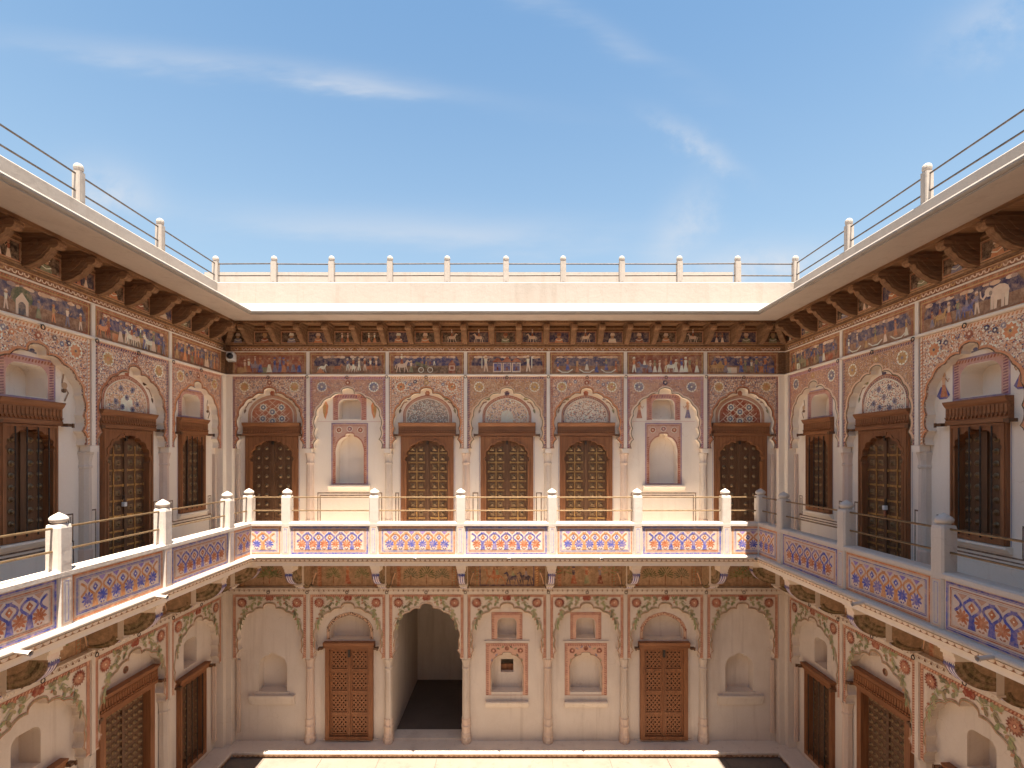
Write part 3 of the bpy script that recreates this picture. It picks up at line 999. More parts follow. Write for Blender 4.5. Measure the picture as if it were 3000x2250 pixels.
        # bird and leaf sprigs between tympanum and arch
        for s_ in (-1, 1):
            q.stroke([(cx + s_ * .48, .83), (cx + s_ * .42, .93), (cx + s_ * .36, .95)], .02, C('#8c6a58'), 2)
            q.disc(cx + s_ * .33, 1.0, .026, rnd.choice([SLATE, GREEN, DBROWN]), 3, 8, 1.4)
            q.petal(cx + s_ * .31, 1.0, 0 if s_ < 0 else pi, -.09, .016, rnd.choice([SLATE, GREEN]), 2)
            q.petal(cx + s_ * .50, .74, pi / 2 + s_ * .3, .09, .02, rnd.choice([GREEN, DBROWN, GREY]), 2)
        q.flower(cx, 1.10, .05, 7, RED if pal != 'brown' else NAVY, 2, ORANGE if pal == 'white' else None)
    if kind == 'niche':
        f0 = rectp(cx - .30, cx + .30, .625, 1.085)
        q.holed(f0, [flat_arch(cx, .203, .625, 1.004)], C('#b78a84'), 0)
        q.teeth(cx - .285, cx - .215, .63, 1.05, 12, RED, 1, True); q.teeth(cx + .215, cx + .285, .63, 1.05, 12, RED, 1, True)
        q.teeth(cx - .28, cx + .28, 1.02, 1.065, 12, C('#7c5068'), 1)
        f1 = rectp(cx - .327, cx + .327, -.52, .575)
        q.holed(f1, [small_cusp(cx, .248, -.519, .384)], C('#c09888'), 0)
        q.frame(cx - .325, cx + .325, -.519, .574, .022, C('#8d7890'), 2)
        q.frame(cx - .295, cx + .295, -.515, .53, .010, RED, 2)
        for s_ in (-1, 1):
            q.teeth(cx + s_ * .27 - .016, cx + s_ * .27 + .016, -.50, .33, 22, RED, 1, True)
            rosette(q, cx + s_ * .19, .45, .052, RED, PINK, CREAM)
        rosette(q, cx, .47, .05, C('#8a5a66'), PINK, CREAM)
        q.stroke(small_cusp(cx, .262, -.50, .40), .014, RED, 3)
        for s_ in (-1, 1):
            if seed % 2:
                q.person(cx + s_ * .43, .66, .29, C('#6a6c8c') if s_ > 0 else C('#a8705c'), C('#c99a7c'), 2, f=-s_)
            else:
                q.petal(cx + s_ * .43, .64, pi / 2, .34, .05, ORANGE, 2); q.petal(cx + s_ * .45, .66, pi / 2, .3, .03, OCHRE, 3)
        q.stroke([(cx - .56, .60), (cx + .56, .60)], .008, C('#c9a9a0'), 1)
    if kind == 'win':
        f0 = rectp(cx - .335, cx + .335, .60, 1.055)
        q.holed(f0, [flat_arch(cx, .238, .60, .974)], C('#bb8f86'), 0)
        q.frame(cx - .335, cx + .335, .60, 1.055, .02, C('#8d7890'), 1)
        q.teeth(cx - .312, cx - .258, .61, 1.02, 14, C('#7a4a58'), 1, True); q.teeth(cx + .258, cx + .312, .61, 1.02, 14, C('#7a4a58'), 1, True)
        q.teeth(cx - .30, cx + .30, 1.0, 1.032, 16, RED, 1)
        for s_ in (-1, 1):
            if seed % 2 == 0:
                q.poly([(cx + s_ * .46 - .09, .68), (cx + s_ * .46 - .05, .64), (cx + s_ * .46 + .05, .64), (cx + s_ * .46 + .09, .68), (cx + s_ * .46 + .035, .78), (cx + s_ * .46 - .035, .78)], C('#46508e'), 2)
                q.person(cx + s_ * .45, .66, .28, BRICK, C('#d0a98c'), 3, f=-s_)
            else:
                q.stroke([(cx + s_ * .45, .62), (cx + s_ * .5, .72), (cx + s_ * .42, .83), (cx + s_ * .44, .93)], .022, C('#6f5a4c'), 2)
                q.disc(cx + s_ * .45, .80, .04, C('#b99a7c'), 2, 9); q.disc(cx + s_ * .44, .74, .025, DBROWN, 3, 8, 1.5)
        q.stroke([(cx - .1, 1.10), (cx, 1.115), (cx + .1, 1.10)], .02, C('#6c7080'), 2)
        for s_ in (-1, 1):
            q.disc(cx + s_ * .05, 1.125, .02, C('#5a6484'), 3, 8, 1.6)
    # dado lines
    def dl(x0, x1, z0, z1):
        for k in (0, .042):
            q.frame(x0 + k, x1 - k, z0 + k, z1 - k, .017, C('#5a473c'), 1)
    if kind in ('door', 'side_door'):
        for s_ in (-1, 1):
            e0, e1 = cx + s_ * .515, cx + s_ * (bw / 2 - .115)
            if abs(e1 - e0) > .05:
                x0, x1 = min(e0, e1), max(e0, e1)
                for x in (x0, x1 - .01): q.rect(x, x + .017, -1.6, -.66, C('#5a473c'), 1)
                q.rect(x0, x1 + .007, -.677, -.66, C('#5a473c'), 1)
            q.rect(cx + s_ * .484 - .003, cx + s_ * .484 + .003, -1.6, .33, C('#8a86a0'), 1)
    elif kind == 'niche':
        dl(cx - bw / 2 + .12, cx + bw / 2 - .12, -1.7, -.66)
    else:
        dl(cx - bw / 2 + .13, cx + bw / 2 - .13, -1.7, -1.0)
        for s_ in (-1, 1):
            x = cx + s_ * (bw / 2 - .19)
            q.frame(x - .05, x + .05, -1.0, -.68, .015, C('#5a473c'), 1); q.frame(x - .018, x + .018, -1.0, -.72, .012, C('#5a473c'), 1)
            q.rect(cx + s_ * (.345) - .003, cx + s_ * .345 + .003, -.9, .33, C('#8a86a0'), 1)
    q.build('painted_surround', FR, F)
    frieze(F, a, b, 1.422, 1.81, theme, seed)
    link('iron_ring', RING, F, (cx, -.042, 1.39))
    # corbel-level band under the eave is built once per facade

def column(F, x, z0, z1, mat, cap=True, wd=.068):
    zb = z0 + .30 * (z1 - z0)
    pr = [(wd * .98, zb), (wd * .97, z0 + .55 * (z1 - z0)), (wd * .90, z1 - .20), (wd * 1.04, z1 - .185), (wd * 1.04, z1 - .165), (wd * .92, z1 - .15), (wd * .95, z1 - .10),
          (wd * 1.12, z1 - .035), (wd * 1.2, z1 - .02), (wd * 1.2, z1)]
    c = M().lathe(pr, 5, x, .10, pi * .96, 2.04 * pi, 1.3).build('column', mat, F)
    b = [(wd * 1.32, z0), (wd * 1.32, z0 + .09), (wd * 1.16, z0 + .11), (wd * 1.24, z0 + .15), (wd * 1.06, z0 + .19), (wd * 1.1, z0 + .27), (wd * 1.2, z0 + .29), (wd * 1.2, z0 + .31),
         (wd * 1.06, z0 + .33), (wd * 1.12, zb - .02), (wd * .98, zb)]
    M().lathe(b, 5, x, .10, pi * .96, 2.04 * pi, 1.3).build('column_base', STONE, c)
    if cap:
        M().box(x - .056, x + .056, -.024, .10, z1 + .001, z1 + .075).build('capital', PL, c)
    return c

def lower_bay(F, xa, xb, kind, seed):
    rnd = random.Random(seed)
    cx, bw = (xa + xb) / 2, xb - xa
    hw = bw / 2 - .125
    a, b = xa + .028, xb - .028
    zb, zt, top = -3.57, -2.595, -2.43
    arch = cusped(cx, hw, zb, zt)
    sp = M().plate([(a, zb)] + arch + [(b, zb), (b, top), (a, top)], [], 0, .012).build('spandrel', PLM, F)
    m = M(); n = len(arch); dp = .124 if kind != 'open' else .30
    m.add([(x, .012, z) for x, z in arch] + [(x, dp, z) for x, z in arch], [(i, i + 1, n + i + 1, n + i) for i in range(n - 1)])
    m.box(a, arch[0][0], .012, dp, zb - .001, zb + .02); m.box(arch[-1][0], b, .012, dp, zb - .001, zb + .02)
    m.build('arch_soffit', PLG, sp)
    p = P(0)
    CR = C('#d8bd9f')
    p.poly([(a + .058, zb + .3)] + [(x, z) for x, z in arch if z > zb + .3] + [(b - .058, zb + .3), (b - .058, top - .05), (a + .058, top - .05)], C('#cfb296'), 0) if False else None
    rd = C('#8e4a3a')
    for s_ in (-1, 1):
        e = a if s_ < 0 else b
        x0, x1 = (e + .010, e + .058) if s_ < 0 else (e - .058, e - .010)
        p.rect(x0, x1, zb + .01, top - .012, C('#c99c84'), 0)
        p.teeth(x0 + .008, x1 - .008, zb + .02, top - .06, 34, rd, 1, True)
        p.teeth(x1 - .010, x0 + .010, zb + .035, top - .045, 34, CR, 2, True) if False else None
        p.rect(x0, x0 + .005, zb + .01, top - .012, rd, 2); p.rect(x1 - .005, x1, zb + .01, top - .012, rd, 2)
    p.rect(a + .058, b - .058, top - .052, top - .012, C('#c99c84'), 0)
    p.teeth(a + .06, b - .06, top - .045, top - .019, int(bw / .042), rd, 1)
    p.rect(a + .058, b - .058, top - .017, top - .012, rd, 2); p.rect(a + .058, b - .058, top - .052, top - .047, rd, 2)
    o1 = [(cx + (x - cx) * 1.025, z + .012) for x, z in arch]
    o2 = [(cx + (x - cx) * 1.05, z + .026) for x, z in arch]
    p.stroke(arch, .010, C('#9a7058'), 4); p.stroke(o1[6:-6], .012, GREEN if kind != 'open' else PALE, 3); p.stroke(o2[16:-16], .006, rd, 3)
    for s_ in (-1, 1):
        fx, fz = cx + s_ * (bw / 2 - .195), top - .155
        p.flower(fx, fz, .098, 16, MAROON if rnd.random() < .65 else C('#8c4436'), 5, C('#8e4a40'))
        p.flower(fx, fz, .062, 10, C('#a9705c'), 7, MAROON); p.disc(fx, fz, .015, CREAM, 9, 7)
        p.flower(cx + s_ * .03, top - .075, .05, 6, C('#84382f'), 5)
        # leaf scroll
        for (u, v, ang, l, wd) in [(.13, .095, .5, .10, .022), (.17, .13, -1.1, .09, .020), (.24, .085, .2, .11, .024), (.27, .14, -.9, .10, .02), (.33, .10, .9, .09, .018),
                                   (.34, .20, -2.0, .10, .02), (.44, .275, -1.3, .12, .024), (.49, .33, -2.2, .11, .02), (.50, .42, -1.4, .13, .020), (.53, .52, -1.7, .12, .014), (.42, .25, 2.6, .09, .018)]:
            x, z = cx + s_ * u * (bw / 1.39), top - v
            an = ang if s_ > 0 else pi - ang
            p.leaf(x, z, an, l * 1.05, wd * 1.15, rnd.choice([GREEN, DGREEN, C('#7d8a62')]), 5)
            p.leaf(x, z, an + rnd.uniform(.7, 1.3), l * .55, wd * .8, rnd.choice([GREEN, C('#9aa07c'), C('#7d8a62')]), 4)
            p.leaf(x, z, an - rnd.uniform(.7, 1.3), l * .5, wd * .7, rnd.choice([C('#a8876c'), C('#9aa07c'), C('#a4705a')]), 4)
        p.stroke([(cx + s_ * u * bw / 1.39, top - v) for u, v in [(.08, .09), (.15, .12), (.22, .085), (.30, .12), (.36, .18)]], .008, C('#8d9a72'), 4)
        p.stroke([(cx + s_ * u * bw / 1.39, top - v) for u, v in [(.44, .24), (.48, .32), (.50, .40), (.53, .50), (.545, .62)]], .007, C('#8d9a72'), 4)
        p.stroke([(cx + s_ * (bw / 2 - .115), zb + .1 + .016 * i) for i in range(16)], .014, C('#b08b70'), 3)
    p.build('painted_foliage', FR, sp)
    holes = []
    y = .124
    q = P(y)
    base_z = -5.08
    hn = C('#8b4c42')
    def surround(x, w2, z0, z1, hole):
        q.holed(rectp(x - w2, x + w2, z0, z1), [hole], C('#c59a86'), 0)
        t = .05
        q.teeth(x - w2 + .01, x - w2 + t, z0, z1 - .02, int((z1 - z0) / .032), hn, 1, True)
        q.teeth(x + w2 - t, x + w2 - .01, z0, z1 - .02, int((z1 - z0) / .032), hn, 1, True)
        q.teeth(x - w2 + t, x + w2 - t, z1 - t, z1 - .012, int(w2 * 2 / .036), hn, 1)
        q.frame(x - w2, x + w2, z0, z1, .007, hn, 2)
    if kind == 'blank':
        o = small_cusp(cx, .25, -4.2, -3.52)
        holes.append(o); niche(F, o, y, .2, mat=PLG)
        sill(F, cx, .80, -4.25, .17, y, PLG)
        M().sweepx([(y, -4.25), (y - .02, -4.25), (y - .02, -4.2), (y, -4.2)], cx - .3, cx + .3).build('sill_step', PLG, F)
    elif kind == 'jali':
        dw = .84
        holes.append(rectp(cx - dw / 2 + .02, cx + dw / 2 - .02, -5.03, -3.41))
        jali_door(F, cx, dw, -5.03, -3.41)
        o = pointed(cx, .355, -3.275, -3.13, -2.845)
        holes.append(o); niche(F, o, y, .2, mat=PLG)
        t = pointed(cx, .415, -3.275, -3.13, -2.785)
        q.holed(t, [pointed(cx, .358, -3.275, -3.13, -2.842)], C('#caa78c'), 0)
        pts = pointed(cx, .386, -3.26, -3.13, -2.815, 14)
        for i, (x, z) in enumerate(pts):
            q.petal(x, z, i * .9, .04, .010, hn if seed % 2 else DBROWN, 1)
            q.disc(x, z + .004, .010, rd if seed % 2 else BROWN, 2, 5)
        for k in (.412, .361):
            q.stroke(pointed(cx, k, -3.27, -3.13, -2.845 + (k - .355)), .006, DBROWN if seed % 2 == 0 else hn, 2)
        M().box(cx - dw / 2 - .08, cx + dw / 2 + .08, y - .02, y + .01, -5.07, -5.031).build('threshold', PLG, F)
    elif kind == 'niche2':
        o1 = flat_arch(cx, .17, -3.25, -2.89)
        o2 = small_cusp(cx, .275, -4.21, -3.51)
        holes += [o1, o2]
        niche(F, o1, y, .2, mat=PLG)
        if seed % 2:
            wn = rectp(cx - .115, cx + .115, -3.94, -3.70)
            m2 = M(); k = len(o2)
            m2.add([(x, y, z) for x, z in o2] + [(x, y + .2, z) for x, z in o2], [(i, (i + 1) % k, k + (i + 1) % k, k + i) for i in range(k)])
            m2.plate(o2, [wn], y + .2, y + .45)
            nc = m2.build('niche', PLG, F)
            M().box(cx - .114, cx + .114, y + .30, y + .33, -3.939, -3.83).build('window_shutter', WD, nc)
        else:
            niche(F, o2, y, .2, mat=PLG)
        surround(cx, .275, -3.27, -2.79, flat_arch(cx, .173, -3.27, -2.887))
        surround(cx, .375, -4.265, -3.34, small_cusp(cx, .278, -4.264, -3.507))
        for s_ in (-1, 1):
            q.flower(cx + s_ * .24, -3.47, .055, 10, MAROON, 4, PINK)
            for (u, v, an) in [(.12, -3.45, .4), (.16, -3.52, -.8), (.26, -3.6, -1.4), (.10, -3.43, 2.4)]:
                q.leaf(cx + s_ * u, v, an if s_ > 0 else pi - an, .07, .014, rnd.choice([GREEN, SLATE, DGREEN]), 4)
        q.flower(cx, -3.43, .045, 7, MAROON, 4)
        q.stroke(small_cusp(cx, .285, -4.2, -3.5), .010, C('#7a6a58'), 3)
        sill(F, cx, .76, -4.36, .11, y, PLG)
        M().box(cx - .40, cx + .40, y - .022, y, -3.325, -3.292).build('shelf', PLG, F)
    elif kind == 'gwin':
        ww = .70 if bw < 1.42 else .74
        holes.append(rectp(cx - ww / 2 + .02, cx + ww / 2 - .02, -4.93, -3.56))
        barred_window(F, cx, ww, -4.95, -3.55, .10, False, 6, False)
        o = flat_arch(cx, .17, -3.36, -2.93)
        holes.append(o); niche(F, o, y, .24, mat=PLG)
    elif kind == 'gdoor':
        dw = .98
        holes.append(rectp(cx - dw / 2 + .02, cx + dw / 2 - .02, -5.06, -3.26))
        a_, b_ = cx - dw / 2, cx + dw / 2
        dr = M().plate(rectp(a_, b_, -5.06, -3.26), [rectp(a_ + .09, b_ - .09, -5.05, -3.30)], .07, .20).build('door', WD, F)
        lintel(dr, cx, dw, -3.26, .27)
        leafs(dr, cx, dw / 2 - .09, -5.05, -3.30, .175)
        for i in range(8):
            for j in range(16):
                x = cx + (dw - .22) * ((i + .5) / 8 - .5)
                if abs(x - cx) < .03: continue
                link('stud', STUD_RD, dr, (x, .174, -3.36 - .105 * j))
        q.disc(cx, -2.86, .05, C('#6a3a2c'), 2, 12, 1.0); q.disc(cx, -2.86, .03, DBROWN, 3, 10)
    if kind != 'open':
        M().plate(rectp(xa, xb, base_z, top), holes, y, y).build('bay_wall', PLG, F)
    q.build('painted_surround', FR, F) if q.F else None
    link('iron_ring', RING, F, (cx, -.042, -2.36))

def upper_corbel_wall(F, xs, band_theme):
    """painted band between the gallery corbels"""
    for i, (xa, xb) in enumerate(zip(xs, xs[1:])):
        cx = (xa + xb) / 2; hw = (xb - xa) / 2
        pn = M().plate(rectp(xa, xb, -2.31, -1.60), [], 0, 0).build('corbel_band', PLG, F)
        p = P(0); rnd = random.Random(i * 13 + 5)
        bgc = C('#977b60')
        p.rect(xa + .005, xb - .005, -2.30, -1.62, C('#7f654f'), 0)
        for s_ in (-1, 1):
            e = cx + s_ * (hw - .20)
            p.rect(e - .035, e + .035, -2.30, -1.62, C('#9a6a4c'), 1)
            p.teeth(e - .02, e + .02, -2.30, -1.62, 16, rnd.choice([RED, GREEN, OCHRE]), 2, True)
            # parrot-like olive fans beside the corbels
            for k in range(4):
                p.stroke([(cx + s_ * (hw - .14), -2.0 - .02 * k), (cx + s_ * (hw - .10), -2.16), (cx + s_ * (hw - .02 - .02 * k), -2.26)], .022, [OLIVE, C('#8b8358'), C('#5c5f6a'), CREAM2][k], 2)
        a, b = cx - hw + .245, cx + hw - .245
        p.rect(a, b, -2.285, -1.62, bgc, 1)
        th = band_theme[i % len(band_theme)]
        if th == 'trees':
            for k in (-1, 0, 1):
                p.shrub(cx + k * (b - a) * .31, -2.27, .29 if k else .32, .30, rnd.choice([DGREEN, C('#4f5a3a')]), 3)
        elif th == 'bush':
            p.shrub(cx, -2.25, .31, .5, C('#5f6a44'), 3, 16, RED)
            p.shrub(cx - .1, -2.26, .28, .4, C('#7a7a4a'), 3, 12); p.shrub(cx + .1, -2.26, .28, .4, C('#5a6040'), 3, 12)
            for k in range(7): p.disc(cx + (k - 3) * .05, -2.05 + .03 * (k % 3), .015, C('#a05a44'), 6, 6)
        elif th == 'dance':
            p.shrub(cx - .25, -2.26, .29, .25, C('#5f6a44'), 3); p.shrub(cx + .25, -2.26, .29, .25, C('#5f6a44'), 3)
            p.person(cx, -2.25, .31, RED, BRICK, 4)
        elif th == 'horses':
            p.camel(cx - .20, -2.27, .30, C('#9c5a38'), 3, -1, ((GREEN, BROWN), (RED, BROWN)))
            p.horse(cx + .10, -2.27, .25, NAVY, 3, -1, (GREEN, BROWN)); p.horse(cx + .33, -2.27, .25, C('#33324a'), 3, -1, (SLATE, BROWN))
            p.frame(a, b, -2.285, -1.62, .02, NAVY, 2)
        elif th == 'people':
            for k, (u, v) in enumerate(((RED, NAVY), (GREEN, RED), (MAROON, SLATE))):
                p.person(cx + (k - 1) * .23, -2.25, .30, u, v, 3)
            for s_ in (-1, 1): p.shrub(cx + s_ * (b - a) * .45, -2.2, .30, .12, C('#6a744c'), 3, 8)
        p.build('painted_band', FR, pn)

def facade(side, xs, ups, los, label, ext=None, bandt=('bush', 'trees', 'dance')):
    F = bpy.data.objects.new('courtyard_facade', None)
    COL.objects.link(F)
    F.location, rz = at_side(side, 0, 0, E)
    F.rotation_euler = (0, 0, rz)
    F['side'] = side
    tag(F, label, 'facade', 'painted walls around the courtyard')
    X0, X1 = xs[0], xs[-1]
    rnd = random.Random(ord(side))
    for i, u in enumerate(ups):
        upper_bay(F, xs[i], xs[i + 1], *u)
    for i, l in enumerate(los):
        lower_bay(F, xs[i], xs[i + 1], l[0], l[1])
    for i, x in enumerate(xs):
        corner = (i in (0, len(xs) - 1)) and not (ext and x == ext[2])
        if corner:
            s_ = -1 if i == 0 else 1
            M().box(min(x - s_ * .03, x + s_ * .13), max(x - s_ * .03, x + s_ * .13), -.03, .13, -1.62, 1.381).build('corner_pilaster', PL, F)
            M().box(min(x - s_ * .02, x + s_ * .13), max(x - s_ * .02, x + s_ * .13), -.025, .13, -5.08, -2.432).build('corner_pilaster', PLG, F)
            c = M()
            for q_ in range(4): c.box(*sorted((x + s_ * .03 * q_ + s_ * .002, x + s_ * .03 * q_ + s_ * .026)), -.012 if q_ % 2 else -.004, .06, 1.423, 1.807)
            c.box(*sorted((x - s_ * .03, x + s_ * .13)), .012, .07, 1.423, 1.807)
            c.build('fluted_corner_post', WCAR, F)
            c = M().box(x - s_ * .10 - .022, x - s_ * .10 + .022, .05, .10, -4.9, -3.62).build('worn_shaft', STONE, F)
            c = M().box(x - s_ * .10 - .018, x - s_ * .10 + .018, .05, .10, -1.3, .02).build('worn_shaft', STONE, F)
            continue
        M().box(x - .0275, x + .0275, -.020, .10, LEG, TOPF - .002).build('pilaster_strip', PL, F)
        M().box(x - .0275, x + .0275, -.016, .05, 1.424, 1.808).build('frieze_strip', PL, F)
        M().box(x - .0275, x + .0275, -.018, .10, -3.57, -2.432).build('pilaster_strip', PLG, F)
        column(F, x, -1.61, LEG - .08, STONE if i % 2 else GSTONE)
        column(F, x, -5.075, -3.58, STONE if i % 3 == 1 else GSTONE, False, .072)
        link('iron_ring', RING, F, (x, -.048, 1.40))
        link('iron_ring', RING, F, (x, -.045, -2.36))
    if ext:
        e0, e1 = ext[0], ext[1]
        M().box(e0, e1, .0, .12, -5.08, 1.9).build('plain_wall', PL, F)
        X0, X1 = min(X0, e0), max(X1, e1)
    c0, c1 = X0 - .1, X1 + .1
    if ext:
        c0, c1 = (X0, X1 + .1) if side == 'W' else (X0 - .1, X1)
    # ledges and bands, butting into the corners
    def mitre(prof, name, mat):
        m = M(); n = len(prof)
        v = []
        for sgn, e in ((1, X0), (-1, X1)):
            cn = not (ext and e in (ext[0], ext[1]))
            for y, z in prof:
                v.append(((e - sgn * .1 - sgn * y) if cn else e, y, z))
        m.add(v, [(i, (i + 1) % n, n + (i + 1) % n, n + i) for i in range(n)])
        return m.build(name, mat, F)
    mitre([(.1, 1.385), (-.035, 1.385), (-.045, 1.395), (-.045, 1.412), (-.03, 1.421), (.1, 1.421)], 'ledge', PL)
    mitre([(.03, 1.809), (-.02, 1.809), (-.022, 1.822), (.03, 1.822)], 'fillet', PL)
    mitre([(.03, 1.823), (-.012, 1.823), (-.012, 1.905), (.03, 1.905)], 'scalloped_band', WCAR)
    mitre([(.03, 1.906), (-.03, 1.906), (-.03, 1.925), (.03, 1.925)], 'fillet', WCAR)
    mitre([(.1, -2.429), (-.022, -2.429), (-.024, -2.376), (.1, -2.376)], 'fillet', PLG)
    mitre([(.1, -2.375), (-.045, -2.375), (-.055, -2.318), (-.03, -2.311), (.1, -2.311)], 'cornice', PLG)
    p = P(-.012)
    n = int((X1 - X0) / .0665)
    st = (X1 - X0) / n
    p.rect(X0, X1, 1.825, 1.903, C('#8a5236'), 0)
    p.rect(X0, X1, 1.889, 1.899, C('#b5885a'), 1); p.rect(X0, X1, 1.826, 1.834, C('#6c3a28'), 1)
    for i in range(n):
        x = X0 + st * (i + .5)
        arc = [(x + .026 * cos(a), 1.874 - .030 * sin(a)) for a in [pi * k / 5 for k in range(6)]]
        p.stroke(arc, .014, CREAM if rnd.random() < .8 else OCHRE, 2)
        p.disc(x, 1.872, .008, C('#5b3322'), 3, 6)
    p.build('painted_scallops', FR, F)
    p = P(-.052)
    n = int((X1 - X0) / .086); st = (X1 - X0) / n
    for i in range(n):
        x = X0 + st * i
        p.poly([(x - .018, -2.372), (x + .018, -2.372), (x + .006, -2.35), (x, -2.326), (x - .006, -2.35)], C('#63402e'), 1)
        p.stroke([(x + .012, -2.332), (x + st * .5, -2.364), (x + st - .012, -2.332)], .006, C('#a98468'), 0)
    p.build('painted_teeth', FR, F)
    upper_corbel_wall(F, [X0] + [x for x in xs if X0 < x < X1 and not (ext and X0 < x < X1 and False)] + [X1], bandt)
    # bracket zone wall and portraits
    M().box(X0 - .05, X1 + .05, .001, .12, 1.81, 2.40).build('bracket_wall', WCAR, F)
    return F

NX = [-4.93, -3.575, -2.186, -.814, .635, 1.988, 3.389, 4.70]
FN = facade('N', NX,
    [('door', 'blue', 'red', 1, 'star'), ('niche', 'fine', 'cattle', 2), ('door', 'white', 'cannon', 3, 'grey'), ('door', 'brown', 'pavilion', 4, 'scroll'),
     ('door', 'rose', 'boats', 5, 'dots'), ('niche', 'fine', 'red', 7), ('door', 'blue', 'crowd', 8, 'star')],
    [('blank', 1), ('jali', 2), ('open', 3), ('niche2', 5), ('niche2', 4), ('jali', 7), ('blank', 6)],
    'far courtyard wall with five studded upper doors and an open ground-floor archway', None,
    ('bush', 'dance', 'trees', 'horses', 'people', 'trees', 'bush'))
WX = [3.35, 4.78, 6.204, 7.608, 8.984]
FW = facade('W', WX,
    [('side_door', 'rose', 'crowd', 11, 'dots'), ('win', 'white', 'shrine', 13), ('side_door', 'blue', 'crowd', 14, 'scroll'), ('win', 'rose', 'crowd', 15)],
    [('gdoor', 21), ('gwin', 22), ('gdoor', 23), ('gwin', 24)],
    'courtyard wall with a small shrine under a tree painted in its frieze', (YS - .1, 3.35, 3.35), ('bush', 'trees', 'dance', 'bush', 'trees'))
EX = [-8.984, -7.534, -6.124, -4.74, -3.30]
FE = facade('E', EX,
    [('win', 'fine', 'crowd', 33), ('side_door', 'brown', 'boats', 34, 'dots'), ('win', 'white', 'elephant', 36), ('side_door', 'rose', 'crowd', 37, 'dots')],
    [('gwin', 41), ('gdoor', 42), ('gwin', 43), ('gdoor', 44)],
    'courtyard wall with a white elephant painted in its frieze', (-3.30, -(YS - .1), -3.30), ('trees', 'bush', 'dance', 'trees', 'bush'))
FS = bpy.data.objects.new('courtyard_facade', None); COL.objects.link(FS)
FS.location, rz = at_side('S', 0, 0, E); FS.rotation_euler = (0, 0, rz)
tag(FS, 'plain plastered courtyard wall opposite the open archway', 'facade', 'painted walls around the courtyard')
M().box(-XR - .1, -XL + .1, 0, .12, -5.08, 2.4).build('plain_wall', PL, FS)

# portraits between the eave brackets
BR = {'N': [], 'W': [], 'E': []}
def spread(a, b, n):
    return [a + (b - a) * i / n for i in range(n + 1)]
for side, F, x0, x1, n in (('N', FN, XL, XR, 21), ('W', FW, 2.52, D, 14), ('E', FE, -D, -2.52, 14)):
    e = spread(x0, x1, n)
    rnd = random.Random(n + ord(side))
    for a, b in zip(e, e[1:]):
        BR[side].append(a)
        portrait(F, (a + b) / 2, b - a - .02, 1.93, 2.25, rnd)
    BR[side].append(e[-1])

# plinth step at the foot of the walls
for side, F, X0, X1 in (('N', FN, XL, XR), ('W', FW, YS, D), ('E', FE, -D, -YS), ('S', FS, -XR, -XL)):
    pr = [(.5, -5.165), (-.225, -5.165), (-.225, -5.12), (-.245, -5.112), (-.248, -5.085), (-.235, -5.07), (.5, -5.07)]
    m = M(); n = len(pr)
    v = [(X0 - y, y, z) for y, z in pr] + [(X1 + y, y, z) for y, z in pr]
    m.add(v, [(i, (i + 1) % n, n + (i + 1) % n, n + i) for i in range(n)])
    m.build('plinth', PLG, F)
    if side != 'S':
        p = P(-.2265)
        k = int((X1 - X0 - .5) / .088); st = (X1 - X0 - .5) / k
        for i in range(k):
            x = X0 + .25 + st * i
            if random.random() < .12: continue
            p.poly([(x, -5.121), (x + st, -5.121), (x + st * .93, -5.137), (x + st * .5, -5.160), (x + st * .07, -5.137)], C('#cbab8c'), 1)
        p.rect(X0 + .25, X1 - .25, -5.163, -5.1205, C('#8a6148'), 0)
        p.build('painted_scallops', FR, F)

# passage room behind the open arch
R = M()
rx0, rx1, ry1, rz0, rz1 = NX[2] + .05, NX[4] + 1.2, 2.62, -5.07, -1.9
R.add([(rx0, .12, rz0), (rx0, ry1, rz0), (rx0, ry1, rz1), (rx0, .12, rz1), (rx1, .12, rz0), (rx1, ry1, rz0), (rx1, ry1, rz1), (rx1, .12, rz1)],
      [(0, 1, 2, 3), (4, 5, 6, 7), (3, 2, 6, 7)])
R.plate(rectp(rx0, rx1, rz0, rz1), [rectp(rx0 + .62, rx0 + 1.0, -3.35, -2.6)], ry1, ry1 + .15)
R.build('passage_room', PLG, FN)
M().box(rx0 + .55, rx0 + 1.05, ry1 + .151, ry1 + .17, -3.4, -2.55).build('niche_back', PLG, FN)
M().box(rx0, rx1, .40, ry1, rz0 - .05, rz0 - .002).build('passage_floor', DFLOOR, FN)
M().box(rx0 - .0, NX[3] - .03, .12, .399, rz0 - .06, rz0 + .045).build('doorstep', PLG, FN)
M().box(rx0 - .06, rx0 - .002, .02, .32, -5.07, -2.5).build('passage_jamb', PLG, FN)
M().box(NX[3] - .03, NX[3] + .05, .126, .32, -5.07, -2.5).build('passage_jamb', PLG, FN)
M().box(NX[2], NX[3], .126, .30, -2.56, -1.8).build('passage_header', PLG, FN)

# unseen shell added to block light, keeping the rooms behind the doors dark
sh = M()
for (a, b, c, d) in ((XL - 3.2, XL - 3, YS - 3, D + 3), (XR + 3, XR + 3.2, YS - 3, D + 3), (XL - 2.99, XR + 2.99, D + 2.8, D + 3), (XL - 2.99, XR + 2.99, YS - 3, YS - 2.8)):
    sh.box(a, b, c, d, -.04, E + 2.75)
tag(sh.build('light_block_shell', PL), 'unseen shell added around the rooms to keep stray light out', 'wall')

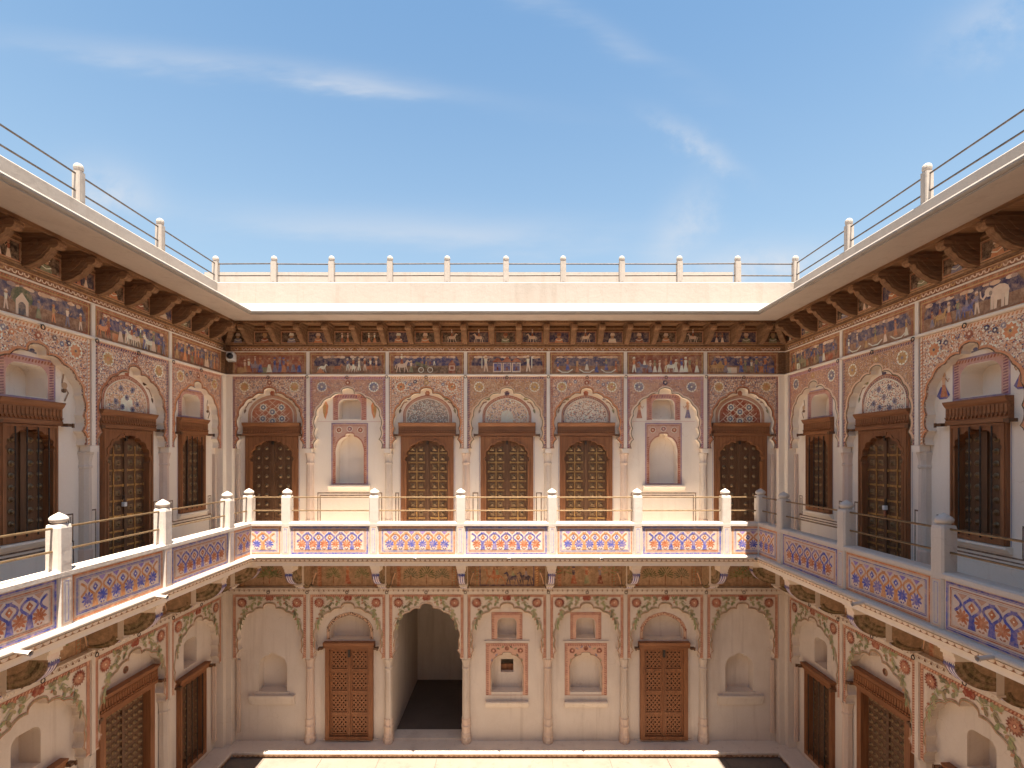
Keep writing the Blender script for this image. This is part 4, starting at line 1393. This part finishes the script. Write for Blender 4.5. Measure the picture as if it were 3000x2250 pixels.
# ------------------------------------------------------------------ gallery balcony
GA = bpy.data.objects.new('gallery_balcony', None); COL.objects.link(GA); GA.location = (0, 0, E)
tag(GA, 'white gallery balcony with blue and orange painted parapet panels around the courtyard', 'balcony')
def rg_(name, prof, mat, closed=True, par=GA):
    return M().ring(prof, XL, XR, D, YS, None, closed).build(name, mat, par)
rg_('bounce_paving', [(-.12, -1.5995), (.768, -1.5995), (.768, -1.5955), (-.12, -1.5955)], GFL)  # layer added out of view behind the parapet as a light reflector
rg_('floor_slab', [(-.12, -1.60), (.769, -1.60), (.769, -1.575), (.90, -1.575), (.90, -1.634), (.935, -1.634), (.935, -1.672), (.902, -1.672), (.902, -1.748), (-.12, -1.748)], PL)
rg_('parapet_wall', [(.77, -1.599), (.77, -1.113), (.898, -1.113), (.898, -1.574)], WH, False)
rg_('parapet_cap', [(.748, -1.112), (.748, -1.072), (.762, -1.056), (.906, -1.056), (.92, -1.072), (.92, -1.112)], WH)
rg_('nosing', [(.901, -1.574), (.94, -1.576), (.962, -1.588), (.966, -1.602), (.962, -1.616), (.945, -1.628), (.901, -1.632)], WH)
sidelen = {'N': (XL + .936, XR - .936), 'W': (YS + .936, D - .936), 'E': (YS + .936, D - .936), 'S': (XL + .936, XR - .936)}
for sd, (a, b) in sidelen.items():
    m = P(0)
    n = int((b - a) / .0755); st = (b - a) / n
    m.box(0, b - a, -.0015, 0, -1.671, -1.635, C('#7a5038'))
    for i in range(n):
        x = st * (i + .5)
        pts = [(x - st * .46, -1.636)] + [(x - st * .44 * cos(pi * k / 6), -1.640 - .026 * sin(pi * k / 6)) for k in range(7)] + [(x + st * .46, -1.636)]
        m.plate(pts, [], -.010, -.0016, C('#e6cdb4'))
    sgn = {'N': a, 'W': a, 'E': b, 'S': b}[sd]
    loc, rz = at_side(sd, sgn, .9355)
    o = m.build('scalloped_edge', FR, GA); o.location = loc; o.rotation_euler = (0, 0, rz)
    o['kind'] = 'stuff'

TRB, TRO = C('#31489c', 1.0), C('#c08050', 1.1)
WHT = (0.49, 0.43, 0.385)
def painted_panel(wd, typ, ends=(True, True)):
    p = P(0)
    x0, x1, z0, z1 = -wd / 2, wd / 2, -1.570, -1.117
    c1, c2 = (TRB, C('#9a5636')) if typ == 'A' else (C('#a9633c'), TRB)
    p.rect(x0, x1, z0, z1, WHT, 0)
    def fr(t, th, col, L, k=.001):
        a, b = (x0 + t if ends[0] else x0), (x1 - t if ends[1] else x1)
        p.rect(a, b, z0 + t, z0 + t + th, col, L); p.rect(a, b, z1 - t - th, z1 - t, col, L)
        if ends[0]: p.rect(a, a + th, z0 + t, z1 - t, col, L)
        if ends[1]: p.rect(b - th, b, z0 + t, z1 - t, col, L)
    fr(.010, .016, c1, 1); fr(.031, .005, c1, 1)
    fr(.052, .010, c2, 1); fr(.069, .004, c2, 1)
    a, b = x0 + (.088 if ends[0] else 0), x1 - (.088 if ends[1] else 0)
    c, d = z0 + .085, z1 - .085
    H = d - c
    p.rect(a, b, c, d, C('#cfbcb0', 1.0), 1)
    tc_, fc, fc2 = (TRB, C('#9c5434'), C('#7d3f2c')) if typ == 'A' else (C('#ab6e42'), C('#344ca4', 1.0), C('#2a3a80'))
    n = max(1, round((b - a) / .178))
    t = (b - a) / n
    for i in range(n):
        x = a + t * (i + .5)
        p.disc(x, c + .27 * H, .26 * H, C('#d3c0b4', 1.0), 2, 12, .9)
        for k in range(9):
            an = -pi / 2 + 2 * pi * k / 9
            p.petal(x, c + .30 * H, an, .265 * H if k else .18 * H, .048 * H, fc, 3)
        p.petal(x, c + .02 * H, pi / 2 + 1.0, .12 * H, .03 * H, fc2, 3); p.petal(x, c + .02 * H, pi / 2 - 1.0, .12 * H, .03 * H, fc2, 3)
        p.poly([(x - .26 * t, d), (x + .26 * t, d), (x, d - .17 * H)], C('#a07868') if typ == 'A' else C('#7a68a8'), 2)
    for i in range(-1, n):
        x = a + t * (i + 1)
        half = (x < a + .01, x > b - .01)
        if not any(half):
            p.poly([(x - .21 * t, c), (x + .21 * t, c), (x + .15 * t, c + .2 * H), (x + .13 * t, c + .34 * H), (x + .16 * t, c + .47 * H), (x, c + .44 * H), (x - .16 * t, c + .47 * H), (x - .13 * t, c + .34 * H), (x - .15 * t, c + .2 * H)], tc_, 3)
            p.poly([(x - .13 * t, c + .9 * H), (x - .16 * t, c + .97 * H), (x, c + .95 * H), (x + .16 * t, c + .97 * H), (x + .13 * t, c + .9 * H), (x, c + .84 * H)], tc_, 4)
            p.poly([(x, c + .52 * H), (x + .19 * t, c + .67 * H), (x, c + .82 * H), (x - .19 * t, c + .67 * H)], fc, 3)
            p.disc(x, c + .67 * H, .03 * H, PALE, 4, 6)
        for s_ in (-1, 1):
            if (s_ < 0 and half[0]) or (s_ > 0 and half[1]): continue
            p.stroke([(x + s_ * u * t, c + v * H) for u, v in [(.08, .43), (.22, .51), (.36, .58), (.43, .67), (.38, .75), (.22, .84), (.06, .90)]], .085 * H, tc_, 3)
    return p.mesh('painted_panel', FR)

pst = M()
hw_, ch = .073, .016
sq = [(-hw_ + ch, -hw_), (hw_ - ch, -hw_), (hw_, -hw_ + ch), (hw_, hw_ - ch), (hw_ - ch, hw_), (-hw_ + ch, hw_), (-hw_, hw_ - ch), (-hw_, -hw_ + ch)]
def octo(m, levels):
    vs = [(x * k, y * k, z) for k, z in levels for x, y in sq]
    fs = []
    for j in range(len(levels) - 1):
        fs += [(j * 8 + i, j * 8 + (i + 1) % 8, (j + 1) * 8 + (i + 1) % 8, (j + 1) * 8 + i) for i in range(8)]
    fs.append(tuple(range((len(levels) - 1) * 8, len(levels) * 8)))
    return m.add(vs, fs)
octo(pst, [(1, -1.573), (1, -.668), (.93, -.640), (.78, -.634)])
PM = pst.mesh('post', WH)
fin = M().lathe([(.055, -.634), (.052, -.622), (.068, -.612), (.075, -.596), (.074, -.578), (.060, -.562), (.036, -.546), (.014, -.533), (0, -.524)], 12)
FM = fin.mesh('finial', WH, True)
pf = P(0)
pf.frame(-.048, .048, -1.555, -1.13, .006, C('#b98c70'), 0); pf.frame(-.022, .022, -1.53, -1.155, .006, C('#6f7ab0'), 0)
PF = pf.mesh('painted_strip', FR)
def post(sd, s, off=.846, paint=True):
    loc, rz = at_side(sd, s, off)
    o = link('post', PM, GA, loc, rz)
    link('finial', FM, o)
    if paint:
        link('painted_strip', PF, o, (0, -hw_ - .0002, 0))
    return o
def rails(sd, a, b, off=.846):
    for z in (-.667, -.878):
        m = M().tube((0, 0, z), (b - a, 0, z), .0105, 8)
        loc, rz = at_side(sd, a if sd in 'NW' else b, off)
        o = m.build('rail', ROD, GA, True); o.location = loc; o.rotation_euler = (0, 0, rz)

cols = {'N': NX[1:-1], 'W': [.55, 1.95] + WX[:-1], 'E': [.5, 1.9] + sorted(-x for x in EX[1:])}
ends_ = {'N': (XL + .846, XR - .846), 'W': (YS + .846, D - .846), 'E': (YS + .846, D - .846)}
for sx in (XL + .846, XR - .846):
    o = link('post', PM, GA, (sx, D - .846, 0)); link('finial', FM, o)
for sd in 'NWE':
    cs = sorted(cols[sd])
    for s in cs: post(sd, s)
    full = [ends_[sd][0]] + cs + [ends_[sd][1]]
    for i, (a, b) in enumerate(zip(full, full[1:])):
        rails(sd, a + .06, b - .06)
        cl, cr = (i == 0), (i == len(full) - 2)          # corner pieces
        if sd == 'N':
            typ = 'B' if (cl or cr) else ('A' if i % 2 else 'B')
            a2 = XL + .9005 if cl else a + .078; b2 = XR - .9005 if cr else b - .078
            e = (not cl, not cr)
        else:
            if cl: continue
            k = len(full) - 2 - i
            typ = 'B' if k % 2 == 0 else 'A'
            a2 = a + .078; b2 = D - .9005 if cr else b - .078
            e = (True, not cr) if sd == 'W' else (not cr, True)
        me = painted_panel(b2 - a2, typ, e)
        loc, rz = at_side(sd, (a2 + b2) / 2, .8985)
        link('painted_panel', me, GA, loc, rz)

# corbels carrying the gallery
def corbel_meshes():
    n = 10
    t1 = [(-.80 + .40 * (1 - cos(pi / 2 * i / n)), -1.89 - .25 * sin(pi / 2 * i / n)) for i in range(n + 1)]
    t2 = [(-.38 + .36 * (1 - cos(pi / 2 * i / n)), -2.155 - .15 * sin(pi / 2 * i / n)) for i in range(n + 1)]
    prof = t1 + t2 + [(0, -2.305), (0, -1.751), (-.80, -1.751)]
    m = M()
    hwc = .060
    L = len(prof)
    cap = [i for i in range(L)]
    for s_ in (-1, 1):
        m.add([(s_ * hwc, y, z) for y, z in prof], [tuple(cap)], C('#917a60'))
    fr_c = [NAVY, C('#c9c2cc'), C('#3d4a92'), C('#c9c2cc'), C('#5a5f92'), C('#c9c2cc'), NAVY]
    segs = list(zip(prof[:2 * n + 2], prof[1:2 * n + 3]))
    for (y0, z0), (y1, z1) in segs:
        for k in range(7):
            xa, xb = -hwc + 2 * hwc * k / 7, -hwc + 2 * hwc * (k + 1) / 7
            m.add([(xa, y0, z0), (xb, y0, z0), (xb, y1, z1), (xa, y1, z1)], [(0, 1, 2, 3)], fr_c[k])
    m.add([(-hwc, -.80, -1.751), (hwc, -.80, -1.751), (hwc, -.80, -1.89), (-hwc, -.80, -1.89)], [(0, 1, 2, 3)], C('#e0cfc0'))
    bands = [C('#554a34'), C('#756a4c'), C('#443e2c'), C('#6c6246'), C('#574e38')]
    for s_ in (-1, 1):
        for tier, (cy, cz) in ((t1, (-.36, -1.80)), (t2, (.02, -2.07))):
            for k, bc in enumerate(bands):
                f0, f1 = 1 - .075 * k, 1 - .075 * (k + 1)
                if tier is t2 and k > 2: continue
                q0 = [(cy + (y - cy) * f0, cz + (z - cz) * f0) for y, z in tier]; q1 = [(cy + (y - cy) * f1, cz + (z - cz) * f1) for y, z in tier]
                for i in range(n):
                    m.add([(s_ * (hwc + .002), *q0[i]), (s_ * (hwc + .002), *q0[i + 1]), (s_ * (hwc + .002), *q1[i + 1]), (s_ * (hwc + .002), *q1[i])], [(0, 1, 2, 3)], bc)
        for an in (-.2, .35, .9, 1.4, 1.95):
            q = [(0, 0), (.05, .018), (.11, 0), (.05, -.018)]
            m.add([(s_ * (hwc + .002), -.46 - (u * cos(an) - v * sin(an)), -1.84 - (u * sin(an) + v * cos(an)) * .9) for u, v in q], [(0, 1, 2, 3)], C('#6f6038'))
    body = m.mesh('corbel', FR)
    c = M()
    for i, (w_, z0, z1) in enumerate(((.080, -1.785, -1.7515), (.074, -1.82, -1.786), (.067, -1.865, -1.821))):
        c.box(-w_, w_, -.84 + .02 * i, -.60, z0, z1)
    cap_ = c.mesh('corbel_cap', PL)
    f = P(-.80)
    for k in range(6):
        x = -.06 + .12 * (k + .5) / 6
        f.petal(x, -1.887, -pi / 2, .055, .011, C('#34427f'), 2); f.disc(x + .0125, -1.893, .007, PALE, 3, 6)
    fringe = f.mesh('painted_fringe', FR)
    d = M().box(-.066, .066, -.425, -.355, -2.165, -1.7515); d.box(-.072, .072, -.43, -.345, -2.185, -2.166)
    for k in range(4):
        d.lathe([(.016, -2.186), (.018, -2.20), (.006, -2.222), (0, -2.226)], 6, -.048 + .032 * k, -.39)
    drop = d.mesh('pendant_post', PLG)
    ft = M().box(-.072, .072, -.15, .0, -2.309, -2.29).mesh('corbel_foot', PLG)
    return body, cap_, fringe, drop, ft
CB = corbel_meshes()
for sd in 'NWE':
    lst = list(cols[sd]) + ([XL + .62, XR - .62] if False else [])
    if sd in 'WE': lst = lst + [D - .42]
    for s in lst:
        loc, rz = at_side(sd, s, 0)
        o = link('corbel', CB[0], GA, loc, rz)
        for nm, me in zip(('corbel_cap', 'painted_fringe', 'pendant_post', 'corbel_foot'), CB[1:]):
            link(nm, me, o)
# water spouts through the gallery edge
for sd, s in (('N', -1.52), ('N', -.045), ('N', 1.40), ('N', XL + .99), ('N', XR - .99), ('W', 5.92), ('E', 5.65), ('W', 4.24), ('E', 4.13)):
    m = M().tube((0, .05, -1.60), (0, -.14 if sd in 'WE' else -.05, -1.622), .019, 8)
    m.tube((0, -.13 if sd in 'WE' else -.04, -1.6205), (0, -.14 if sd in 'WE' else -.05, -1.622), .026, 8)
    loc, rz = at_side(sd, s, .95)
    o = m.build('water_spout', WH, GA, True); o.location = loc; o.rotation_euler = (0, 0, rz)

# ------------------------------------------------------------------ eave, roof parapet, rooftop railing
RO = bpy.data.objects.new('roof_eave', None); COL.objects.link(RO); RO.location = (0, 0, E)
tag(RO, 'cream roof eave and parapet on carved timber brackets with a thin metal railing', 'roof')
rg_('roof_slab', [(.35, 2.276), (.884, 2.232), (.884, 2.246), (.903, 2.247), (.918, 2.258), (.922, 2.275), (.914, 2.292), (.898, 2.300), (.880, 2.301), (-.30, 2.735), (-.32, 2.76),
                  (-.32, 3.135), (-.328, 3.146), (-.47, 3.146), (-.47, 2.72), (-3.2, 2.72), (-3.2, 2.42), (.0, 2.42), (.35, 2.40)], RF, True, RO)  # unseen outer stretch behind the parapet is extended to block light
rg_('eave_soffit', [(.351, 2.2745), (.880, 2.2305), (.878, 2.2290), (.351, 2.2725)], EV, True, RO)
rg_('ceiling_boards', [(-.02, 2.268), (.36, 2.268), (.36, 2.2715), (-.02, 2.2715)], WBRD, True, RO)
rg_('eave_beam', [(.33, 2.235), (.352, 2.235), (.352, 2.267), (.33, 2.267)], WCAR, True, RO)
# painted cross battens in the ceiling
bk = M()
prof = [(0, 2.266), (-.33, 2.266), (-.33, 2.224), (-.345, 2.208), (-.375, 2.19), (-.385, 2.165), (-.365, 2.14), (-.335, 2.145), (-.315, 2.12), (-.30, 2.085), (-.265, 2.06), (-.235, 2.02), (-.185, 1.995), (-.14, 1.965), (-.075, 1.945), (0, 1.935)]
bk.sweepx(prof, -.042, .042)
bk.box(-.056, .056, -.34, 0, 2.228, 2.2655)
for s_ in (-1, 1):
    for (f0, f1) in ((.92, .84), (.72, .62), (.48, .36)):
        q0 = [(y * f0, 2.22 + (z - 2.22) * f0) for y, z in prof[4:]]; q1 = [(y * f1, 2.22 + (z - 2.22) * f1) for y, z in prof[4:]]
        for i in range(len(q0) - 1):
            x = s_ * .0485
            bk.add([(x, *q0[i]), (x, *q0[i + 1]), (x, *q1[i + 1]), (x, *q1[i])], [(0, 1, 2, 3)])
            bk.add([(x, *q0[i]), (x, *q0[i + 1]), (s_ * .042, *q0[i + 1]), (s_ * .042, *q0[i])], [(0, 1, 2, 3)])
mm = M().lathe([(.05, -.05), (.05, .05)], 10)
bk.add([(z, x - .352, y + 2.168) for x, y, z in mm.V], mm.F + [tuple(range(10))])
BKM = bk.mesh('eave_bracket', WCAR)
for sd in 'NWE':
    for s in BR[sd][(1 if sd == 'N' else 0):(-1 if sd != 'E' else None)]:
        if sd == 'E' and s == BR['E'][0]: continue
        loc, rz = at_side(sd, s if sd != 'E' else -s, 0)
        link('eave_bracket', BKM, RO, loc, rz)
for sx, a in ((XL, radians(45)), (XR, radians(-45))):
    link('eave_bracket', BKM, RO, (sx, D, 0), a)
# railing on the roof parapet
rp = M()
k_ = .7
octo(rp, [(k_, 3.1465), (k_, 3.535)])
rp.box(-.016, .016, -.0535, -.0512, 3.17, 3.50)
rp.V = [v for v in rp.V]
rp.lathe([(.048, 3.53), (.046, 3.55), (.053, 3.562), (.056, 3.585), (.053, 3.61), (.038, 3.634), (.018, 3.645), (0, 3.648)], 10)
RPM = rp.mesh('railing_post', RF, False)
OFF = -.385
na = spread(XL + OFF, XR - OFF, 10)
ws = [D - OFF - 1.5 * i for i in range(1, 7)]
for x in na:
    o = link('railing_post', RPM, RO, (x, D - OFF, 0), 0); o.rotation_euler = (random.uniform(-.002, .002), random.uniform(-.003, .003), random.uniform(-.03, .03))
for sd in 'WE':
    for s in ws:
        loc, rz = at_side(sd, s, OFF)
        link('railing_post', RPM, RO, loc, rz)
for z in (3.50, 3.286):
    for a, b in zip(na, na[1:]):
        M().tube((a + .04, D - OFF, z), (b - .04, D - OFF, z + random.uniform(-.006, .006)), .0115, 6).build('railing_rod', STEEL, RO, True)
    for x in (XL + OFF, XR - OFF):
        yl = [D - OFF] + ws
        for a, b in zip(yl, yl[1:]):
            M().tube((x, a - .04, z), (x, b + .04, z), .0115, 6).build('railing_rod', STEEL, RO, True)

rw = M().box(-7.18, 5.15, D + 3.0, D + 3.18, E + 2.70, E + 4.275); rw.box(4.99, 5.15, D + 3.18, D + 6, E + 2.7, E + 4.27)
tag(rw.build('rooftop_wall', RF), 'cream wall standing on the roof behind the far railing posts', 'wall')

# ------------------------------------------------------------------ small loose things
sc = bpy.data.objects.new('security_camera', None); COL.objects.link(sc)
sc.location = (XL + .17, D - .12, E + 1.70)
sc.rotation_euler = (0, 0, radians(18))
tag(sc, 'white security camera with a dark round lens under the eave corner', 'camera')
m = M(); octo(m, [(.9, -.07), (1.0, -.05), (1.0, .05), (.9, .07)])
m.V = [(x * .9, y * 1.5, z) for x, y, z in m.V]
m.build('housing', CAMW, sc)
mm = M().lathe([(.052, .09), (.052, .135), (.042, .138), (.040, .125)], 14)
M().add([(x - .0, -z, y) for x, y, z in mm.V], mm.F).build('lens_hood', IRON, sc, True)
mm = M().lathe([(.040, .124), (.02, .132), (0, .134)], 12)
M().add([(x, -z, y) for x, y, z in mm.V], mm.F).build('lens', LENS, sc, True)
M().box(-.02, .02, .1, .19, -.02, .02).build('mount', CAMW, sc)

for (loc, rz, lab, tagc) in (((XL - .098, 6.85, E - .62), pi / 2, 'small steel padlock hanging from the studded door near the shrine painting', None),
                             ((XR + .098, 6.80, E - .66), -pi / 2, 'small steel padlock with a red tag on the studded door near the elephant painting', RED)):
    pk = bpy.data.objects.new('padlock', None); COL.objects.link(pk)
    pk.location = loc; pk.rotation_euler = (0, 0, rz)
    tag(pk, lab, 'padlock')
    m = M(); octo(m, [(.30, -.055), (.32, -.05), (.32, -.005), (.30, 0)]); m.build('body', CAMW, pk)
    m = M()
    pts = [(-.014, 0)] + [(-.014 * cos(pi * k / 6), .022 + .014 * sin(pi * k / 6)) for k in range(7)] + [(.014, 0)]
    for (x0, z0), (x1, z1) in zip(pts, pts[1:]): m.tube((x0, 0, z0), (x1, 0, z1), .0045, 5)
    m.build('shackle', STEEL, pk)
    m = M()
    for i in range(6):
        a0 = 2 * pi * i / 6; a1 = 2 * pi * (i + 1) / 6
        m.tube((.02 * cos(a0), .012, .06 + .035 * sin(a0)), (.02 * cos(a1), .012, .06 + .035 * sin(a1)), .005, 5)
    m.build('hasp_ring', IRON, pk)
    if tagc:
        M().box(-.012, .012, -.008, .004, -.13, -.07, RED).build('key_tag', FR, pk)
